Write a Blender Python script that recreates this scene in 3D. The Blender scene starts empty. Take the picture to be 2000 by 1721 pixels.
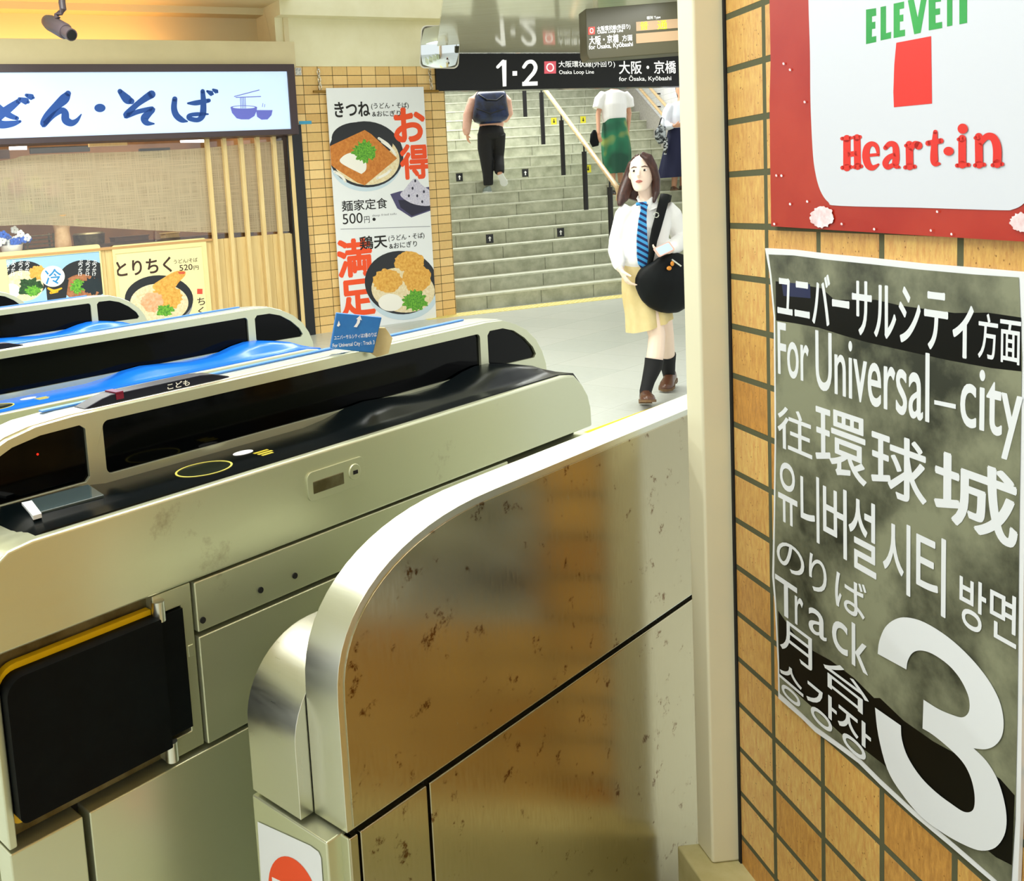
import bpy, bmesh, math, random
from mathutils import Vector, Matrix, noise
from mathutils.geometry import tessellate_polygon
random.seed(7)
SC = bpy.context.scene
COL = SC.collection
PI = math.pi
R = math.radians

# ------------------------------------------------------------------ camera
H = 1.45
F, PX, PY = 1850.0, 580.02, 622.26
ROLL, PITCH = -0.073028, 0.117184
AW, AG, AS, AT, AN = -0.052768, 0.846720, 1.118522, 1.278487, 1.152201
_up = Vector((math.sin(ROLL) * math.cos(PITCH), -math.cos(ROLL) * math.cos(PITCH), -math.sin(PITCH)))
_fw = Vector((0, 0, 1)) - _up * _up.z
_fw.normalize()
_rt = (-_up).cross(_fw)
CM = Matrix((_rt, _fw, _up))            # photo axes (right, down, forward) -> world
CAM = Vector((0, 0, H))
cd = bpy.data.cameras.new('camera')
cd.sensor_fit = 'HORIZONTAL'
cd.sensor_width = 36
cd.lens = 36 * F / 2000
cd.shift_x = (1000 - PX) / 2000
cd.shift_y = (PY - 860.5) / 2000
cd.clip_start = 0.02
co = bpy.data.objects.new('camera', cd)
COL.objects.link(co)
r_, d_, f_ = CM @ Vector((1, 0, 0)), CM @ Vector((0, 1, 0)), CM @ Vector((0, 0, 1))
m4 = Matrix.Identity(4)
for i in range(3):
    m4[i][0], m4[i][1], m4[i][2], m4[i][3] = r_[i], -d_[i], -f_[i], CAM[i]
co.matrix_world = m4
SC.camera = co

# ------------------------------------------------------------------ light
W = bpy.data.worlds.new('world')
SC.world = W
W.use_nodes = True
W.node_tree.nodes['Background'].inputs[0].default_value = (0.97, 1.0, 0.96, 1)
W.node_tree.nodes['Background'].inputs[1].default_value = 0.85
SC.view_settings.view_transform = 'Standard'
SC.view_settings.look = 'None'
SC.view_settings.gamma = 1
SC.view_settings.exposure = 0.42


def area(name, loc, sx, sy, power, rot=(0, 0, 0), col=(0.98, 1.0, 0.955)):
    l = bpy.data.lights.new(name, 'AREA')
    l.shape = 'RECTANGLE'
    l.size, l.size_y, l.energy, l.color = sx, sy, power, col
    o = bpy.data.objects.new(name, l)
    o.location = loc
    o.rotation_euler = rot
    COL.objects.link(o)
    return o


GYAW = PI / 2 - AG
area('ceiling_lamp_gates', (-0.4, 3.4, 3.5), 3.6, 0.3, 50, (0, 0, GYAW))
area('ceiling_lamp_hall', (0.4, 6.0, 3.5), 4.0, 0.35, 75, (0, 0, GYAW))
area('ceiling_lamp_shop', (-3.0, 6.2, 3.5), 4.0, 0.35, 135, (0, 0, GYAW))
area('ceiling_lamp_stair_foot', (2.3, 7.0, 3.0), 3.0, 0.3, 40, (0, 0, GYAW))
area('aisle_fill_lamp', (-0.2, 1.3, 3.4), 2.8, 0.6, 65, (0, 0, GYAW))  # unseen fill lamp, placed over the aisle to brighten the gate panels
area('ceiling_lamp_stairs', (3.6, 15.2, 4.8), 3.4, 1.0, 190, (R(-20), 0, 0))

# ------------------------------------------------------------------ photo geometry helpers


def ray(x, y):
    return CM @ Vector(((x - PX) / F, (y - PY) / F, 1.0))


def on_z(x, y, z=0.0):
    d = ray(x, y)
    return CAM + d * ((z - H) / d.z)


def on_y(x, y, Y):
    d = ray(x, y)
    return CAM + d * (Y / d.y)


class Plane:
    """an upright plane standing in the hall: U along it, V up, N towards the viewer"""

    def __init__(s, o, yaw, flip=1):
        s.o = Vector(o)
        s.U = Vector((math.sin(yaw), math.cos(yaw), 0)) * flip
        s.V = Vector((0, 0, 1))
        s.N = s.U.cross(s.V)

    def uv(s, x, y, w=0.0):
        d = ray(x, y)
        t = ((s.o + s.N * w - CAM).dot(s.N)) / d.dot(s.N)
        P = CAM + d * t - s.o
        return P.dot(s.U), P.z

    def P(s, u, v, w=0.0):
        return s.o + s.U * u + s.V * v + s.N * w

    def pt(s, x, y, w=0.0):
        u, v = s.uv(x, y, w)
        return s.P(u, v, w)


# ------------------------------------------------------------------ materials
MATS = {}


def hexc(h):
    h = h.lstrip('#')
    c = [int(h[i:i + 2], 16) / 255 for i in (0, 2, 4)]
    return tuple(x / 12.92 if x <= 0.04045 else ((x + 0.055) / 1.055) ** 2.4 for x in c) + (1,)


def mat(name, col, rough=0.5, metal=0.0, emit=None, es=1.0, spec=None, trans=0.0):
    if name in MATS:
        return MATS[name]
    m = bpy.data.materials.new(name)
    m.use_nodes = True
    b = m.node_tree.nodes['Principled BSDF']
    b.inputs['Base Color'].default_value = hexc(col) if isinstance(col, str) else tuple(col) + (1,)
    b.inputs['Roughness'].default_value = rough
    b.inputs['Metallic'].default_value = metal
    if spec is not None:
        b.inputs['Specular IOR Level'].default_value = spec
    if emit:
        b.inputs['Emission Color'].default_value = hexc(emit)
        b.inputs['Emission Strength'].default_value = es
    if trans:
        b.inputs['Transmission Weight'].default_value = trans
    MATS[name] = m
    return m


def nodes(m):
    nt = m.node_tree
    return nt, nt.nodes, nt.links, nt.nodes['Principled BSDF']


def N(nt, t, **k):
    n = nt.nodes.new(t)
    for a, v in k.items():
        if a.startswith('i_'):
            n.inputs[a[2:].replace('_', ' ')].default_value = v
        else:
            setattr(n, a, v)
    return n


def ramp(nt, stops):
    n = nt.nodes.new('ShaderNodeValToRGB')
    e = n.color_ramp.elements
    while len(e) < len(stops):
        e.new(0.5)
    for el, (p, c) in zip(e, stops):
        el.position = p
        el.color = hexc(c) if isinstance(c, str) else (c, c, c, 1)
    return n


def speckle(name, c1, c2, scale=8, rough=0.6, metal=0.0, detail=5, bump=0.0, stretch=(1, 1, 1), lo=0.35, hi=0.65):
    """two tones of one surface mixed by noise in object space"""
    if name in MATS:
        return MATS[name]
    m = mat(name, c1, rough, metal)
    nt, nn, ln, b = nodes(m)
    tc = N(nt, 'ShaderNodeTexCoord')
    mp = N(nt, 'ShaderNodeMapping')
    mp.inputs['Scale'].default_value = stretch
    nz = N(nt, 'ShaderNodeTexNoise', i_Scale=scale, i_Detail=detail, i_Roughness=0.6)
    rp = ramp(nt, [(lo, c1), (hi, c2)])
    ln.new(tc.outputs['Object'], mp.inputs['Vector'])
    ln.new(mp.outputs[0], nz.inputs['Vector'])
    ln.new(nz.outputs['Fac'], rp.inputs['Fac'])
    ln.new(rp.outputs['Color'], b.inputs['Base Color'])
    if bump:
        bp = N(nt, 'ShaderNodeBump', i_Strength=bump, i_Distance=0.003)
        ln.new(nz.outputs['Fac'], bp.inputs['Height'])
        ln.new(bp.outputs[0], b.inputs['Normal'])
    return m


def steel(name, col='#c9c6b4', rough=0.3, axis=(1, 1, 1), var=0.08, stain=None, stain_scale=5.0, stain_at=(0.6, 0.72), bump=0.02):
    """brushed steel, optionally with rust or dirt marks"""
    m = mat(name, col, rough, 1.0)
    nt, nn, ln, b = nodes(m)
    tc = N(nt, 'ShaderNodeTexCoord')
    mp = N(nt, 'ShaderNodeMapping')
    mp.inputs['Rotation'].default_value = (0, 0, -GYAW)
    mp2 = N(nt, 'ShaderNodeMapping')
    mp2.inputs['Scale'].default_value = axis
    nz = N(nt, 'ShaderNodeTexNoise', i_Scale=60.0, i_Detail=4.0)
    ln.new(tc.outputs['Object'], mp.inputs['Vector'])
    ln.new(mp.outputs[0], mp2.inputs['Vector'])
    ln.new(mp2.outputs[0], nz.inputs['Vector'])
    mr = N(nt, 'ShaderNodeMapRange')
    mr.inputs['To Min'].default_value = rough - var
    mr.inputs['To Max'].default_value = rough + var
    ln.new(nz.outputs['Fac'], mr.inputs['Value'])
    ln.new(mr.outputs[0], b.inputs['Roughness'])
    if bump:
        bp = N(nt, 'ShaderNodeBump', i_Strength=bump, i_Distance=0.002)
        ln.new(nz.outputs['Fac'], bp.inputs['Height'])
        ln.new(bp.outputs[0], b.inputs['Normal'])
    if stain:
        n2 = N(nt, 'ShaderNodeTexNoise', i_Scale=stain_scale, i_Detail=8.0, i_Roughness=0.75)
        ln.new(tc.outputs['Object'], n2.inputs['Vector'])
        rp = ramp(nt, [(stain_at[0], 0.0), (stain_at[1], 1.0)])
        ln.new(n2.outputs['Fac'], rp.inputs['Fac'])
        mx = N(nt, 'ShaderNodeMix', data_type='RGBA')
        mx.inputs['A'].default_value = hexc(col)
        mx.inputs['B'].default_value = hexc(stain)
        ln.new(rp.outputs['Color'], mx.inputs['Factor'])
        ln.new(mx.outputs['Result'], b.inputs['Base Color'])
    return m


def tile_mat(name, bw, bh, mort, cols, grout, u0, v0, rough=0.35, pits=True, bump=0.35, smooth=0.08):
    """glazed wall tiles in a straight grid, laid out on the UV map (metres)"""
    m = mat(name, cols[0], rough)
    nt, nn, ln, b = nodes(m)
    uv = N(nt, 'ShaderNodeUVMap')
    mp = N(nt, 'ShaderNodeMapping')
    mp.inputs['Location'].default_value = (-u0, -v0, 0)
    br = N(nt, 'ShaderNodeTexBrick', offset=0.0, squash=1.0)
    br.inputs['Scale'].default_value = 1.0
    br.inputs['Brick Width'].default_value = bw
    br.inputs['Row Height'].default_value = bh
    br.inputs['Mortar Size'].default_value = mort
    br.inputs['Mortar Smooth'].default_value = smooth
    br.inputs['Bias'].default_value = 0.0
    br.inputs['Color1'].default_value = (0, 0, 0, 1)
    br.inputs['Color2'].default_value = (1, 1, 1, 1)
    br.inputs['Mortar'].default_value = (0, 0, 0, 1)
    ln.new(uv.outputs[0], mp.inputs['Vector'])
    ln.new(mp.outputs[0], br.inputs['Vector'])
    rp = ramp(nt, [(i / (len(cols) - 1), c) for i, c in enumerate(cols)])
    ln.new(br.outputs['Color'], rp.inputs['Fac'])
    nz = N(nt, 'ShaderNodeTexNoise', i_Scale=60.0 if pits else 25.0, i_Detail=6.0, i_Roughness=0.7)
    mps = N(nt, 'ShaderNodeMapping')
    mps.inputs['Scale'].default_value = (2.6, 0.6, 1)
    ln.new(uv.outputs[0], mps.inputs['Vector'])
    ln.new(mps.outputs[0], nz.inputs['Vector'])
    ov = N(nt, 'ShaderNodeMix', data_type='RGBA', blend_type='OVERLAY')
    ov.inputs['Factor'].default_value = 0.9 if pits else 0.25
    ln.new(rp.outputs['Color'], ov.inputs['A'])
    ln.new(nz.outputs['Fac'], ov.inputs['B'])
    last = ov.outputs['Result']
    if pits:
        vo = N(nt, 'ShaderNodeTexVoronoi', i_Scale=150.0)
        mpv = N(nt, 'ShaderNodeMapping')
        mpv.inputs['Scale'].default_value = (1.0, 0.8, 1)
        ln.new(uv.outputs[0], mpv.inputs['Vector'])
        ln.new(mpv.outputs[0], vo.inputs['Vector'])
        n3 = N(nt, 'ShaderNodeTexNoise', i_Scale=45.0, i_Detail=2.0)
        ln.new(uv.outputs[0], n3.inputs['Vector'])
        rpv = ramp(nt, [(0.08, 1.0), (0.2, 0.0)])
        ln.new(vo.outputs['Distance'], rpv.inputs['Fac'])
        rpn = ramp(nt, [(0.5, 0.0), (0.56, 1.0)])
        ln.new(n3.outputs['Fac'], rpn.inputs['Fac'])
        mu = N(nt, 'ShaderNodeMath', operation='MULTIPLY')
        ln.new(rpv.outputs['Color'], mu.inputs[0])
        ln.new(rpn.outputs['Color'], mu.inputs[1])
        pm = N(nt, 'ShaderNodeMix', data_type='RGBA')
        pm.inputs['B'].default_value = hexc('#7a4a10')
        ln.new(mu.outputs[0], pm.inputs['Factor'])
        ln.new(last, pm.inputs['A'])
        last = pm.outputs['Result']
    mg = N(nt, 'ShaderNodeMix', data_type='RGBA')
    mg.inputs['B'].default_value = hexc(grout)
    ln.new(br.outputs['Fac'], mg.inputs['Factor'])
    ln.new(last, mg.inputs['A'])
    ln.new(mg.outputs['Result'], b.inputs['Base Color'])
    inv = N(nt, 'ShaderNodeMath', operation='SUBTRACT')
    inv.inputs[0].default_value = 1.0
    ln.new(br.outputs['Fac'], inv.inputs[1])
    bp = N(nt, 'ShaderNodeBump', i_Strength=bump, i_Distance=0.006)
    ln.new(inv.outputs[0], bp.inputs['Height'])
    last_n = bp
    if pits:
        bp2 = N(nt, 'ShaderNodeBump', i_Strength=0.45, i_Distance=0.002)
        ln.new(nz.outputs['Fac'], bp2.inputs['Height'])
        ln.new(bp.outputs[0], bp2.inputs['Normal'])
        last_n = bp2
    ln.new(last_n.outputs[0], b.inputs['Normal'])
    rr = N(nt, 'ShaderNodeMapRange')
    rr.inputs['To Min'].default_value = rough
    rr.inputs['To Max'].default_value = 0.9
    ln.new(br.outputs['Fac'], rr.inputs['Value'])
    ln.new(rr.outputs[0], b.inputs['Roughness'])
    return m


# ------------------------------------------------------------------ mesh building
class MB:
    def __init__(s):
        s.v, s.f, s.m, s.uvs = [], [], [], {}
        s.mi = 0
        s.T = lambda p: p

    def vert(s, p):
        s.v.append(Vector(s.T(Vector(p))))
        return len(s.v) - 1

    def face(s, idx, mi=None):
        s.f.append(tuple(idx))
        s.m.append(s.mi if mi is None else mi)

    def poly(s, pts, mi=None):
        s.face([s.vert(p) for p in pts], mi)

    def box(s, a, b):
        x0, y0, z0 = a
        x1, y1, z1 = b
        i = [s.vert(p) for p in ((x0, y0, z0), (x1, y0, z0), (x1, y1, z0), (x0, y1, z0), (x0, y0, z1), (x1, y0, z1), (x1, y1, z1), (x0, y1, z1))]
        for q in ((0, 3, 2, 1), (4, 5, 6, 7), (0, 1, 5, 4), (1, 2, 6, 5), (2, 3, 7, 6), (3, 0, 4, 7)):
            s.face([i[k] for k in q])

    def prism(s, outer, to3, d0, d1, holes=(), side=True, caps=(True, True)):
        """2-D outline (with holes) given depth from d0 to d1; to3(u, v, d) -> point"""
        loops = [list(outer)] + [list(h) for h in holes]
        flat = [p for l in loops for p in l]
        tri = tessellate_polygon([[Vector((p[0], p[1], 0)) for p in l] for l in loops])
        base = [[s.vert(to3(p[0], p[1], d)) for p in flat] for d in (d0, d1)]
        for t in tri:
            if caps[0]:
                s.face([base[0][k] for k in t])
            if caps[1]:
                s.face([base[1][k] for k in reversed(t)])
        if side:
            k = 0
            for l in loops:
                n = len(l)
                for j in range(n):
                    a, b = k + j, k + (j + 1) % n
                    s.face((base[0][a], base[0][b], base[1][b], base[1][a]))
                k += n

    def rings(s, rings, cap=(True, True), close=True):
        ids = [[s.vert(p) for p in r] for r in rings]
        n = len(ids[0])
        for a, b in zip(ids, ids[1:]):
            for j in range(n if close else n - 1):
                k = (j + 1) % n
                s.face((a[j], a[k], b[k], b[j]))
        if cap[0]:
            s.face(list(reversed(ids[0])))
        if cap[1]:
            s.face(ids[-1])

    def loft(s, pts, rad, seg=14, side=None, cap=(True, True), phase=0.0):
        """tapered limb along pts; rad entries r or (r_side, r_other)"""
        pts = [Vector(p) for p in pts]
        out = []
        for i, p in enumerate(pts):
            t = (pts[min(i + 1, len(pts) - 1)] - pts[max(i - 1, 0)]).normalized()
            sd = Vector(side) if side is not None else (Vector((1, 0, 0)) if abs(t.x) < 0.8 else Vector((0, 1, 0)))
            a = (sd - t * sd.dot(t)).normalized()
            b = t.cross(a)
            r = rad[i] if isinstance(rad, (list, tuple)) else rad
            ra, rb = (r, r) if not isinstance(r, (list, tuple)) else r
            out.append([p + a * (ra * math.cos(2 * PI * j / seg + phase)) + b * (rb * math.sin(2 * PI * j / seg + phase)) for j in range(seg)])
        s.rings(out, cap)

    def cyl(s, a, b, r, seg=16, r2=None):
        s.loft([a, b], [r, r if r2 is None else r2], seg)

    def ball(s, c, rx, ry=None, rz=None, seg=14, rng=9, axes=None):
        ry = rx if ry is None else ry
        rz = rx if rz is None else rz
        c = Vector(c)
        ax = axes or (Vector((1, 0, 0)), Vector((0, 1, 0)), Vector((0, 0, 1)))
        rr = []
        for i in range(rng):
            th = PI * (i + 0.02) / (rng - 0.96) if i < rng - 1 else PI * 0.9995
            th = PI * i / (rng - 1)
            th = min(max(th, 0.03), PI - 0.03)
            rr.append([c + ax[0] * (rx * math.sin(th) * math.cos(2 * PI * j / seg)) + ax[1] * (ry * math.sin(th) * math.sin(2 * PI * j / seg)) + ax[2] * (rz * math.cos(th)) for j in range(seg)])
        s.rings(list(reversed(rr)))

    def build(s, name, mats, parent=None, smooth=35, bevel=0.0, base=None, fix=True, bseg=2):
        me = bpy.data.meshes.new(name)
        off = Vector(base) if base is not None else (world_loc(parent) if parent else Vector((0, 0, 0)))
        me.from_pydata([tuple(p - off) for p in s.v], [], s.f)
        if not isinstance(mats, (list, tuple)):
            mats = [mats]
        for m in mats:
            me.materials.append(m)
        me.polygons.foreach_set('material_index', s.m)
        if fix:
            bm = bmesh.new()
            bm.from_mesh(me)
            bmesh.ops.remove_doubles(bm, verts=bm.verts, dist=1e-5)
            bmesh.ops.recalc_face_normals(bm, faces=bm.faces)
            bm.to_mesh(me)
            bm.free()
        if smooth:
            me.polygons.foreach_set('use_smooth', [True] * len(me.polygons))
            me.set_sharp_from_angle(angle=R(smooth))
        o = bpy.data.objects.new(name, me)
        COL.objects.link(o)
        if parent:
            o.parent = parent
        elif base is not None:
            o.location = off
        if bevel:
            bv = o.modifiers.new('bevel', 'BEVEL')
            bv.width = bevel
            bv.segments = bseg
            bv.limit_method = 'ANGLE'
            bv.angle_limit = R(40)
            bv.harden_normals = True
        return o


def world_loc(o):
    v = Vector(o.location)
    while o.parent:
        o = o.parent
        v += Vector(o.location)
    return v


def thing(name, label, cat, loc, group=None):
    o = bpy.data.objects.new(name, None)
    COL.objects.link(o)
    o.location = loc
    o.empty_display_size = 0.1
    return tag(o, label, cat, group)


def tag(o, label, cat, group=None):
    o['label'] = label
    o['category'] = cat
    if group:
        o['group'] = group
    return o


def struct(o):
    o['kind'] = 'structure'
    return o


def copy_tree(o, parent=None):
    c = o.copy()
    COL.objects.link(c)
    if parent:
        c.parent = parent
    for ch in list(o.children):
        copy_tree(ch, c)
    return c


def evaluated_mesh(o, name):
    dg = bpy.context.evaluated_depsgraph_get()
    dg.update()
    me = bpy.data.meshes.new_from_object(o.evaluated_get(dg), preserve_all_data_layers=False, depsgraph=dg)
    me.name = name
    return me


# ------------------------------------------------------------------ flat prints and lettering
_tc = {}


def glyphs(body, bold=0.0, res=5):
    """triangles of a text in the unit square"""
    key = (body, bold, res)
    if key in _tc:
        return _tc[key]
    c = bpy.data.curves.new('lettering', 'FONT')
    c.body = body
    c.offset = bold
    c.resolution_u = res
    o = bpy.data.objects.new('lettering', c)
    COL.objects.link(o)
    me = evaluated_mesh(o, 'lettering')
    vs = [v.co.copy() for v in me.vertices]
    fs = [tuple(p.vertices) for p in me.polygons]
    bpy.data.objects.remove(o)
    bpy.data.curves.remove(c)
    bpy.data.meshes.remove(me)
    x0, x1 = min(v.x for v in vs), max(v.x for v in vs)
    y0, y1 = min(v.y for v in vs), max(v.y for v in vs)
    out = [[((vs[i].x - x0) / (x1 - x0), (vs[i].y - y0) / (y1 - y0)) for i in f] for f in fs]
    _tc[key] = out
    return out


def clip(poly, box):
    u0, v0, u1, v1 = box
    for ax, lim, sg in ((0, u0, 1), (0, u1, -1), (1, v0, 1), (1, v1, -1)):
        out = []
        for i, p in enumerate(poly):
            q = poly[(i + 1) % len(poly)]
            a, b = (p[ax] - lim) * sg, (q[ax] - lim) * sg
            if a >= 0:
                out.append(p)
            if (a >= 0) != (b >= 0):
                t = a / (a - b)
                out.append((p[0] + (q[0] - p[0]) * t, p[1] + (q[1] - p[1]) * t))
        poly = out
        if len(poly) < 3:
            return []
    return poly


def spline(pts, n=6, closed=True):
    """Catmull-Rom through pts; a point given with a third value is a corner"""
    out = []
    m = len(pts)
    for i in range(m if closed else m - 1):
        p1, p2 = pts[i], pts[(i + 1) % m]
        p0 = pts[(i - 1) % m] if (closed or i > 0) else p1
        p3 = pts[(i + 2) % m] if (closed or i < m - 2) else p2
        if len(p1) > 2:
            p0 = p1
        if len(p2) > 2:
            p3 = p2
        for k in range(n):
            t = k / n
            out.append(tuple(0.5 * (2 * p1[a] + (p2[a] - p0[a]) * t + (2 * p0[a] - 5 * p1[a] + 4 * p2[a] - p3[a]) * t * t + (3 * p1[a] - p0[a] - 3 * p2[a] + p3[a]) * t ** 3) for a in (0, 1)))
    if not closed:
        out.append(tuple(pts[-1][:2]))
    return out


def stroke(pts, n=7):
    """brush stroke: pts of (x, y, width) -> outline"""
    p2 = []
    m = len(pts)
    for i in range(m - 1):
        a, b = pts[max(i - 1, 0)], pts[i]
        c, d = pts[i + 1], pts[min(i + 2, m - 1)]
        for k in range(n):
            t = k / n
            p2.append([0.5 * (2 * b[q] + (c[q] - a[q]) * t + (2 * a[q] - 5 * b[q] + 4 * c[q] - d[q]) * t * t + (3 * b[q] - a[q] - 3 * c[q] + d[q]) * t ** 3) for q in (0, 1, 2)])
    p2.append(list(pts[-1]))
    return p2


class Print:
    """flat ink on a Plane: everything is given where the photo shows it and lands on the plane"""

    def __init__(s, pl, w, clipbox=None):
        s.pl, s.w, s.box = pl, w, clipbox
        s.mb = MB()
        s.mats = []
        s.k = 0
        s.map = None

    def mi(s, m):
        if m not in s.mats:
            s.mats.append(m)
        return s.mats.index(m)

    def uv(s, p):
        return s.pl.uv(p[0], p[1], s.w)

    def add(s, tris, m, lift=None):
        mi = s.mi(m)
        s.k += 1
        w = s.w + (s.k * 0.00003 if lift is None else lift)
        for t in tris:
            if s.box:
                t = clip(list(t), s.box)
            if len(t) >= 3:
                s.mb.poly([s.pl.P(p[0], p[1], w) for p in t], mi)

    def poly(s, pts, m, uvspace=False):
        q = [tuple(p[:2]) if uvspace else s.uv(p) for p in pts]
        tri = tessellate_polygon([[Vector((a, b, 0)) for a, b in q]])
        s.add([[q[i] for i in t] for t in tri], m)

    def text(s, body, left, right, top, bottom, m, bold=0.0):
        u0, u1 = s.uv(left)[0], s.uv(right)[0]
        v1, v0 = s.uv(top)[1], s.uv(bottom)[1]
        k = bold * (v1 - v0) * 0.75
        k0 = s.k
        for i, (du, dv) in enumerate([(0, 0)] + ([(math.cos(j * PI / 3) * k, math.sin(j * PI / 3) * k) for j in range(6)] if bold else [])):
            s.add([[(u0 + (u1 - u0) * a + du, v0 + (v1 - v0) * b + dv) for a, b in t] for t in glyphs(body)], m, 0.00003 * (k0 + 1) + 0.000003 * i)
        s.k = k0 + 1

    def tx(s, body, l, t, r, b, m, bold=0.0):
        s.text(body, (l, (t + b) / 2), (r, (t + b) / 2), ((l + r) / 2, t), ((l + r) / 2, b), m, bold)

    def ell(s, cx, cy, rx, ry, m, seg=40, rot=0.0, a0=0.0, a1=2 * PI, jag=0.0, seed=1):
        rnd = random.Random(seed)
        pts = []
        for j in range(seg):
            a = a0 + (a1 - a0) * j / (seg if a1 - a0 > 6.28 else seg - 1)
            k = 1 + jag * (rnd.random() - 0.5)
            x, y = rx * k * math.cos(a), ry * k * math.sin(a)
            pts.append((cx + x * math.cos(rot) - y * math.sin(rot), cy + x * math.sin(rot) + y * math.cos(rot)))
        s.poly(pts, m)

    def brush(s, pts, m, n=7):
        st = stroke(pts, n)
        L, Rr = [], []
        for i, p in enumerate(st):
            a, b = st[max(i - 1, 0)], st[min(i + 1, len(st) - 1)]
            dx, dy = b[0] - a[0], b[1] - a[1]
            l = math.hypot(dx, dy) or 1
            nx, ny = -dy / l * p[2] / 2, dx / l * p[2] / 2
            L.append((p[0] + nx, p[1] + ny))
            Rr.append((p[0] - nx, p[1] - ny))
        tris = []
        for i in range(len(st) - 1):
            tris.append([s.uv(L[i]), s.uv(L[i + 1]), s.uv(Rr[i + 1]), s.uv(Rr[i])])
        for e in (0, -1):
            c, r = st[e], st[e][2] / 2
            tris.append([s.uv((c[0] + r * math.cos(2 * PI * j / 12), c[1] + r * math.sin(2 * PI * j / 12))) for j in range(12)])
        s.add(tris, m)

    def build(s, name, parent=None):
        o = s.mb.build(name, s.mats, parent, smooth=0, fix=False)
        return o


def rounded(x0, y0, x1, y1, r, n=6):
    """rounded rectangle outline; r = radii (x0y0, x1y0, x1y1, x0y1)"""
    if not isinstance(r, (tuple, list)):
        r = (r,) * 4
    out = []
    for (cx, cy, rr, a0) in ((x0 + r[0], y0 + r[0], r[0], PI), (x1 - r[1], y0 + r[1], r[1], 1.5 * PI), (x1 - r[2], y1 - r[2], r[2], 0), (x0 + r[3], y1 - r[3], r[3], 0.5 * PI)):
        if rr <= 0:
            out.append((cx, cy))
        else:
            for i in range(n + 1):
                a = a0 + PI / 2 * i / n
                out.append((cx + rr * math.cos(a), cy + rr * math.sin(a)))
    return out


def quad_uv(o, fn):
    """give a mesh a UV map in metres from world position"""
    me = o.data
    l = me.uv_layers.new(name='UVMap')
    loc = world_loc(o)
    for lp in me.loops:
        p = me.vertices[lp.vertex_index].co + loc
        l.data[lp.index].uv = fn(p)


# ------------------------------------------------------------------ shared materials
M_steel = steel('gate_steel', '#d6d9bc', 0.34, (0.25, 1, 6), stain='#a39a7c', stain_scale=7.0, stain_at=(0.62, 0.8))
M_steel.node_tree.nodes['Principled BSDF'].inputs['Metallic'].default_value = 0.78
M_bright = steel('bright_steel', '#dcddcf', 0.3, (8, 0.4, 0.4), var=0.06)
M_fence = steel('stained_steel', '#bab193', 0.22, (3, 1, 0.6), var=0.1, stain='#6b4a24', stain_scale=24.0, stain_at=(0.59, 0.66), bump=0.015)
M_dull = speckle('dull_steel', '#8a8468', '#5f5638', 14, 0.45, 0.85)
M_gap = mat('gap_black', '#0b0b09', 0.8)
M_black = mat('black_plastic', '#03080a', 0.26, spec=0.2)
M_blue = mat('blue_plastic', '#1672e6', 0.25)
M_glass = mat('smoked_glass', '#010203', 0.08, spec=0.12)
M_rubber = speckle('black_rubber', '#010203', '#050b0d', 9, 0.6)
M_rubber.node_tree.nodes['Principled BSDF'].inputs['Specular IOR Level'].default_value = 0.12
M_yellow = mat('yellow_edge', '#f2c400', 0.5)
M_white = mat('white_ink', '#f4f4f6', 0.5)
M_paper = mat('white_paper', '#eceff2', 0.6)
M_ink = mat('black_ink', '#14110f', 0.6)
M_orange = mat('orange_ink', '#f4511f', 0.55)
M_beige = speckle('beige_paint', '#e9e3bf', '#e2dbb4', 3, 0.55)
M_cream = mat('cream_paint', '#e6e1c4', 0.5)

# ------------------------------------------------------------------ planes of the hall
WP = Plane(CAM + ray(1497, 700) * 1.5, AW, -1)          # brick wall at the right, U runs towards the viewer
WP.o.z = 0
_c = on_z(893, 614, 0)
SP = Plane((_c.x, _c.y, 0), AS)                          # shop front and tiled wall, U runs right
_c = on_z(893, 609, 0)
TP = Plane((_c.x, _c.y, 0), AT)                          # foot of the stairs


def frame_box(mb, pl, u0, u1, v0, v1, w0, w1):
    T = mb.T
    mb.T = lambda p: pl.P(p[0], p[1], p[2])
    mb.box((u0, v0, w0), (u1, v1, w1))
    mb.T = T


# ------------------------------------------------------------------ floor
M_floor = tile_mat('floor_tiles', 0.6, 0.6, 0.003, ['#c2c7c1', '#c6cac4', '#cacdc7'], '#b3b7ae', 0.1, 0.2, rough=0.28, pits=False, bump=0.05)
mb = MB()
mb.box((-9, -4, -0.12), (9, 16, 0))
fl = struct(mb.build('floor', M_floor, smooth=0))
_g = (math.cos(GYAW), math.sin(GYAW))
quad_uv(fl, lambda p: (p.x * _g[0] + p.y * _g[1], -p.x * _g[1] + p.y * _g[0]))

M_tact = speckle('tactile_yellow', '#e6d77e', '#efe29a', 20, 0.6)
mb = MB()
t0, n0 = -0.6, -0.14
for a, b in ((-0.44, -0.14),):
    mb.T = lambda p: TP.P(p[0], p[2], -p[1])
    mb.box((t0, a, 0.0), (6.0, b, 0.004))
    for i in range(90):
        for k in range(4):
            u, q = t0 + 0.035 + i * 0.0725, a + 0.0375 + k * 0.075
            mb.box((u - 0.012, q - 0.012, 0.004), (u + 0.012, q + 0.012, 0.008))
tact = mb.build('tactile_paving', M_tact, smooth=0)
struct(tact)
yl0, yl1 = on_z(1158.7, 838, 0), on_z(1254.9, 803, 0)
dd = (yl1 - yl0).normalized()
nn_ = Vector((-dd.y, dd.x, 0)) * -1
mb = MB()
a, b = yl0 - dd * 0.8, yl1 + dd * 0.25
mb.rings([[a + nn_ * 0.0, b + nn_ * 0.0, b + nn_ * 0.12, a + nn_ * 0.12], [q + Vector((0, 0, 0.002)) for q in (a, b, b + nn_ * 0.12, a + nn_ * 0.12)]])
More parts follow.
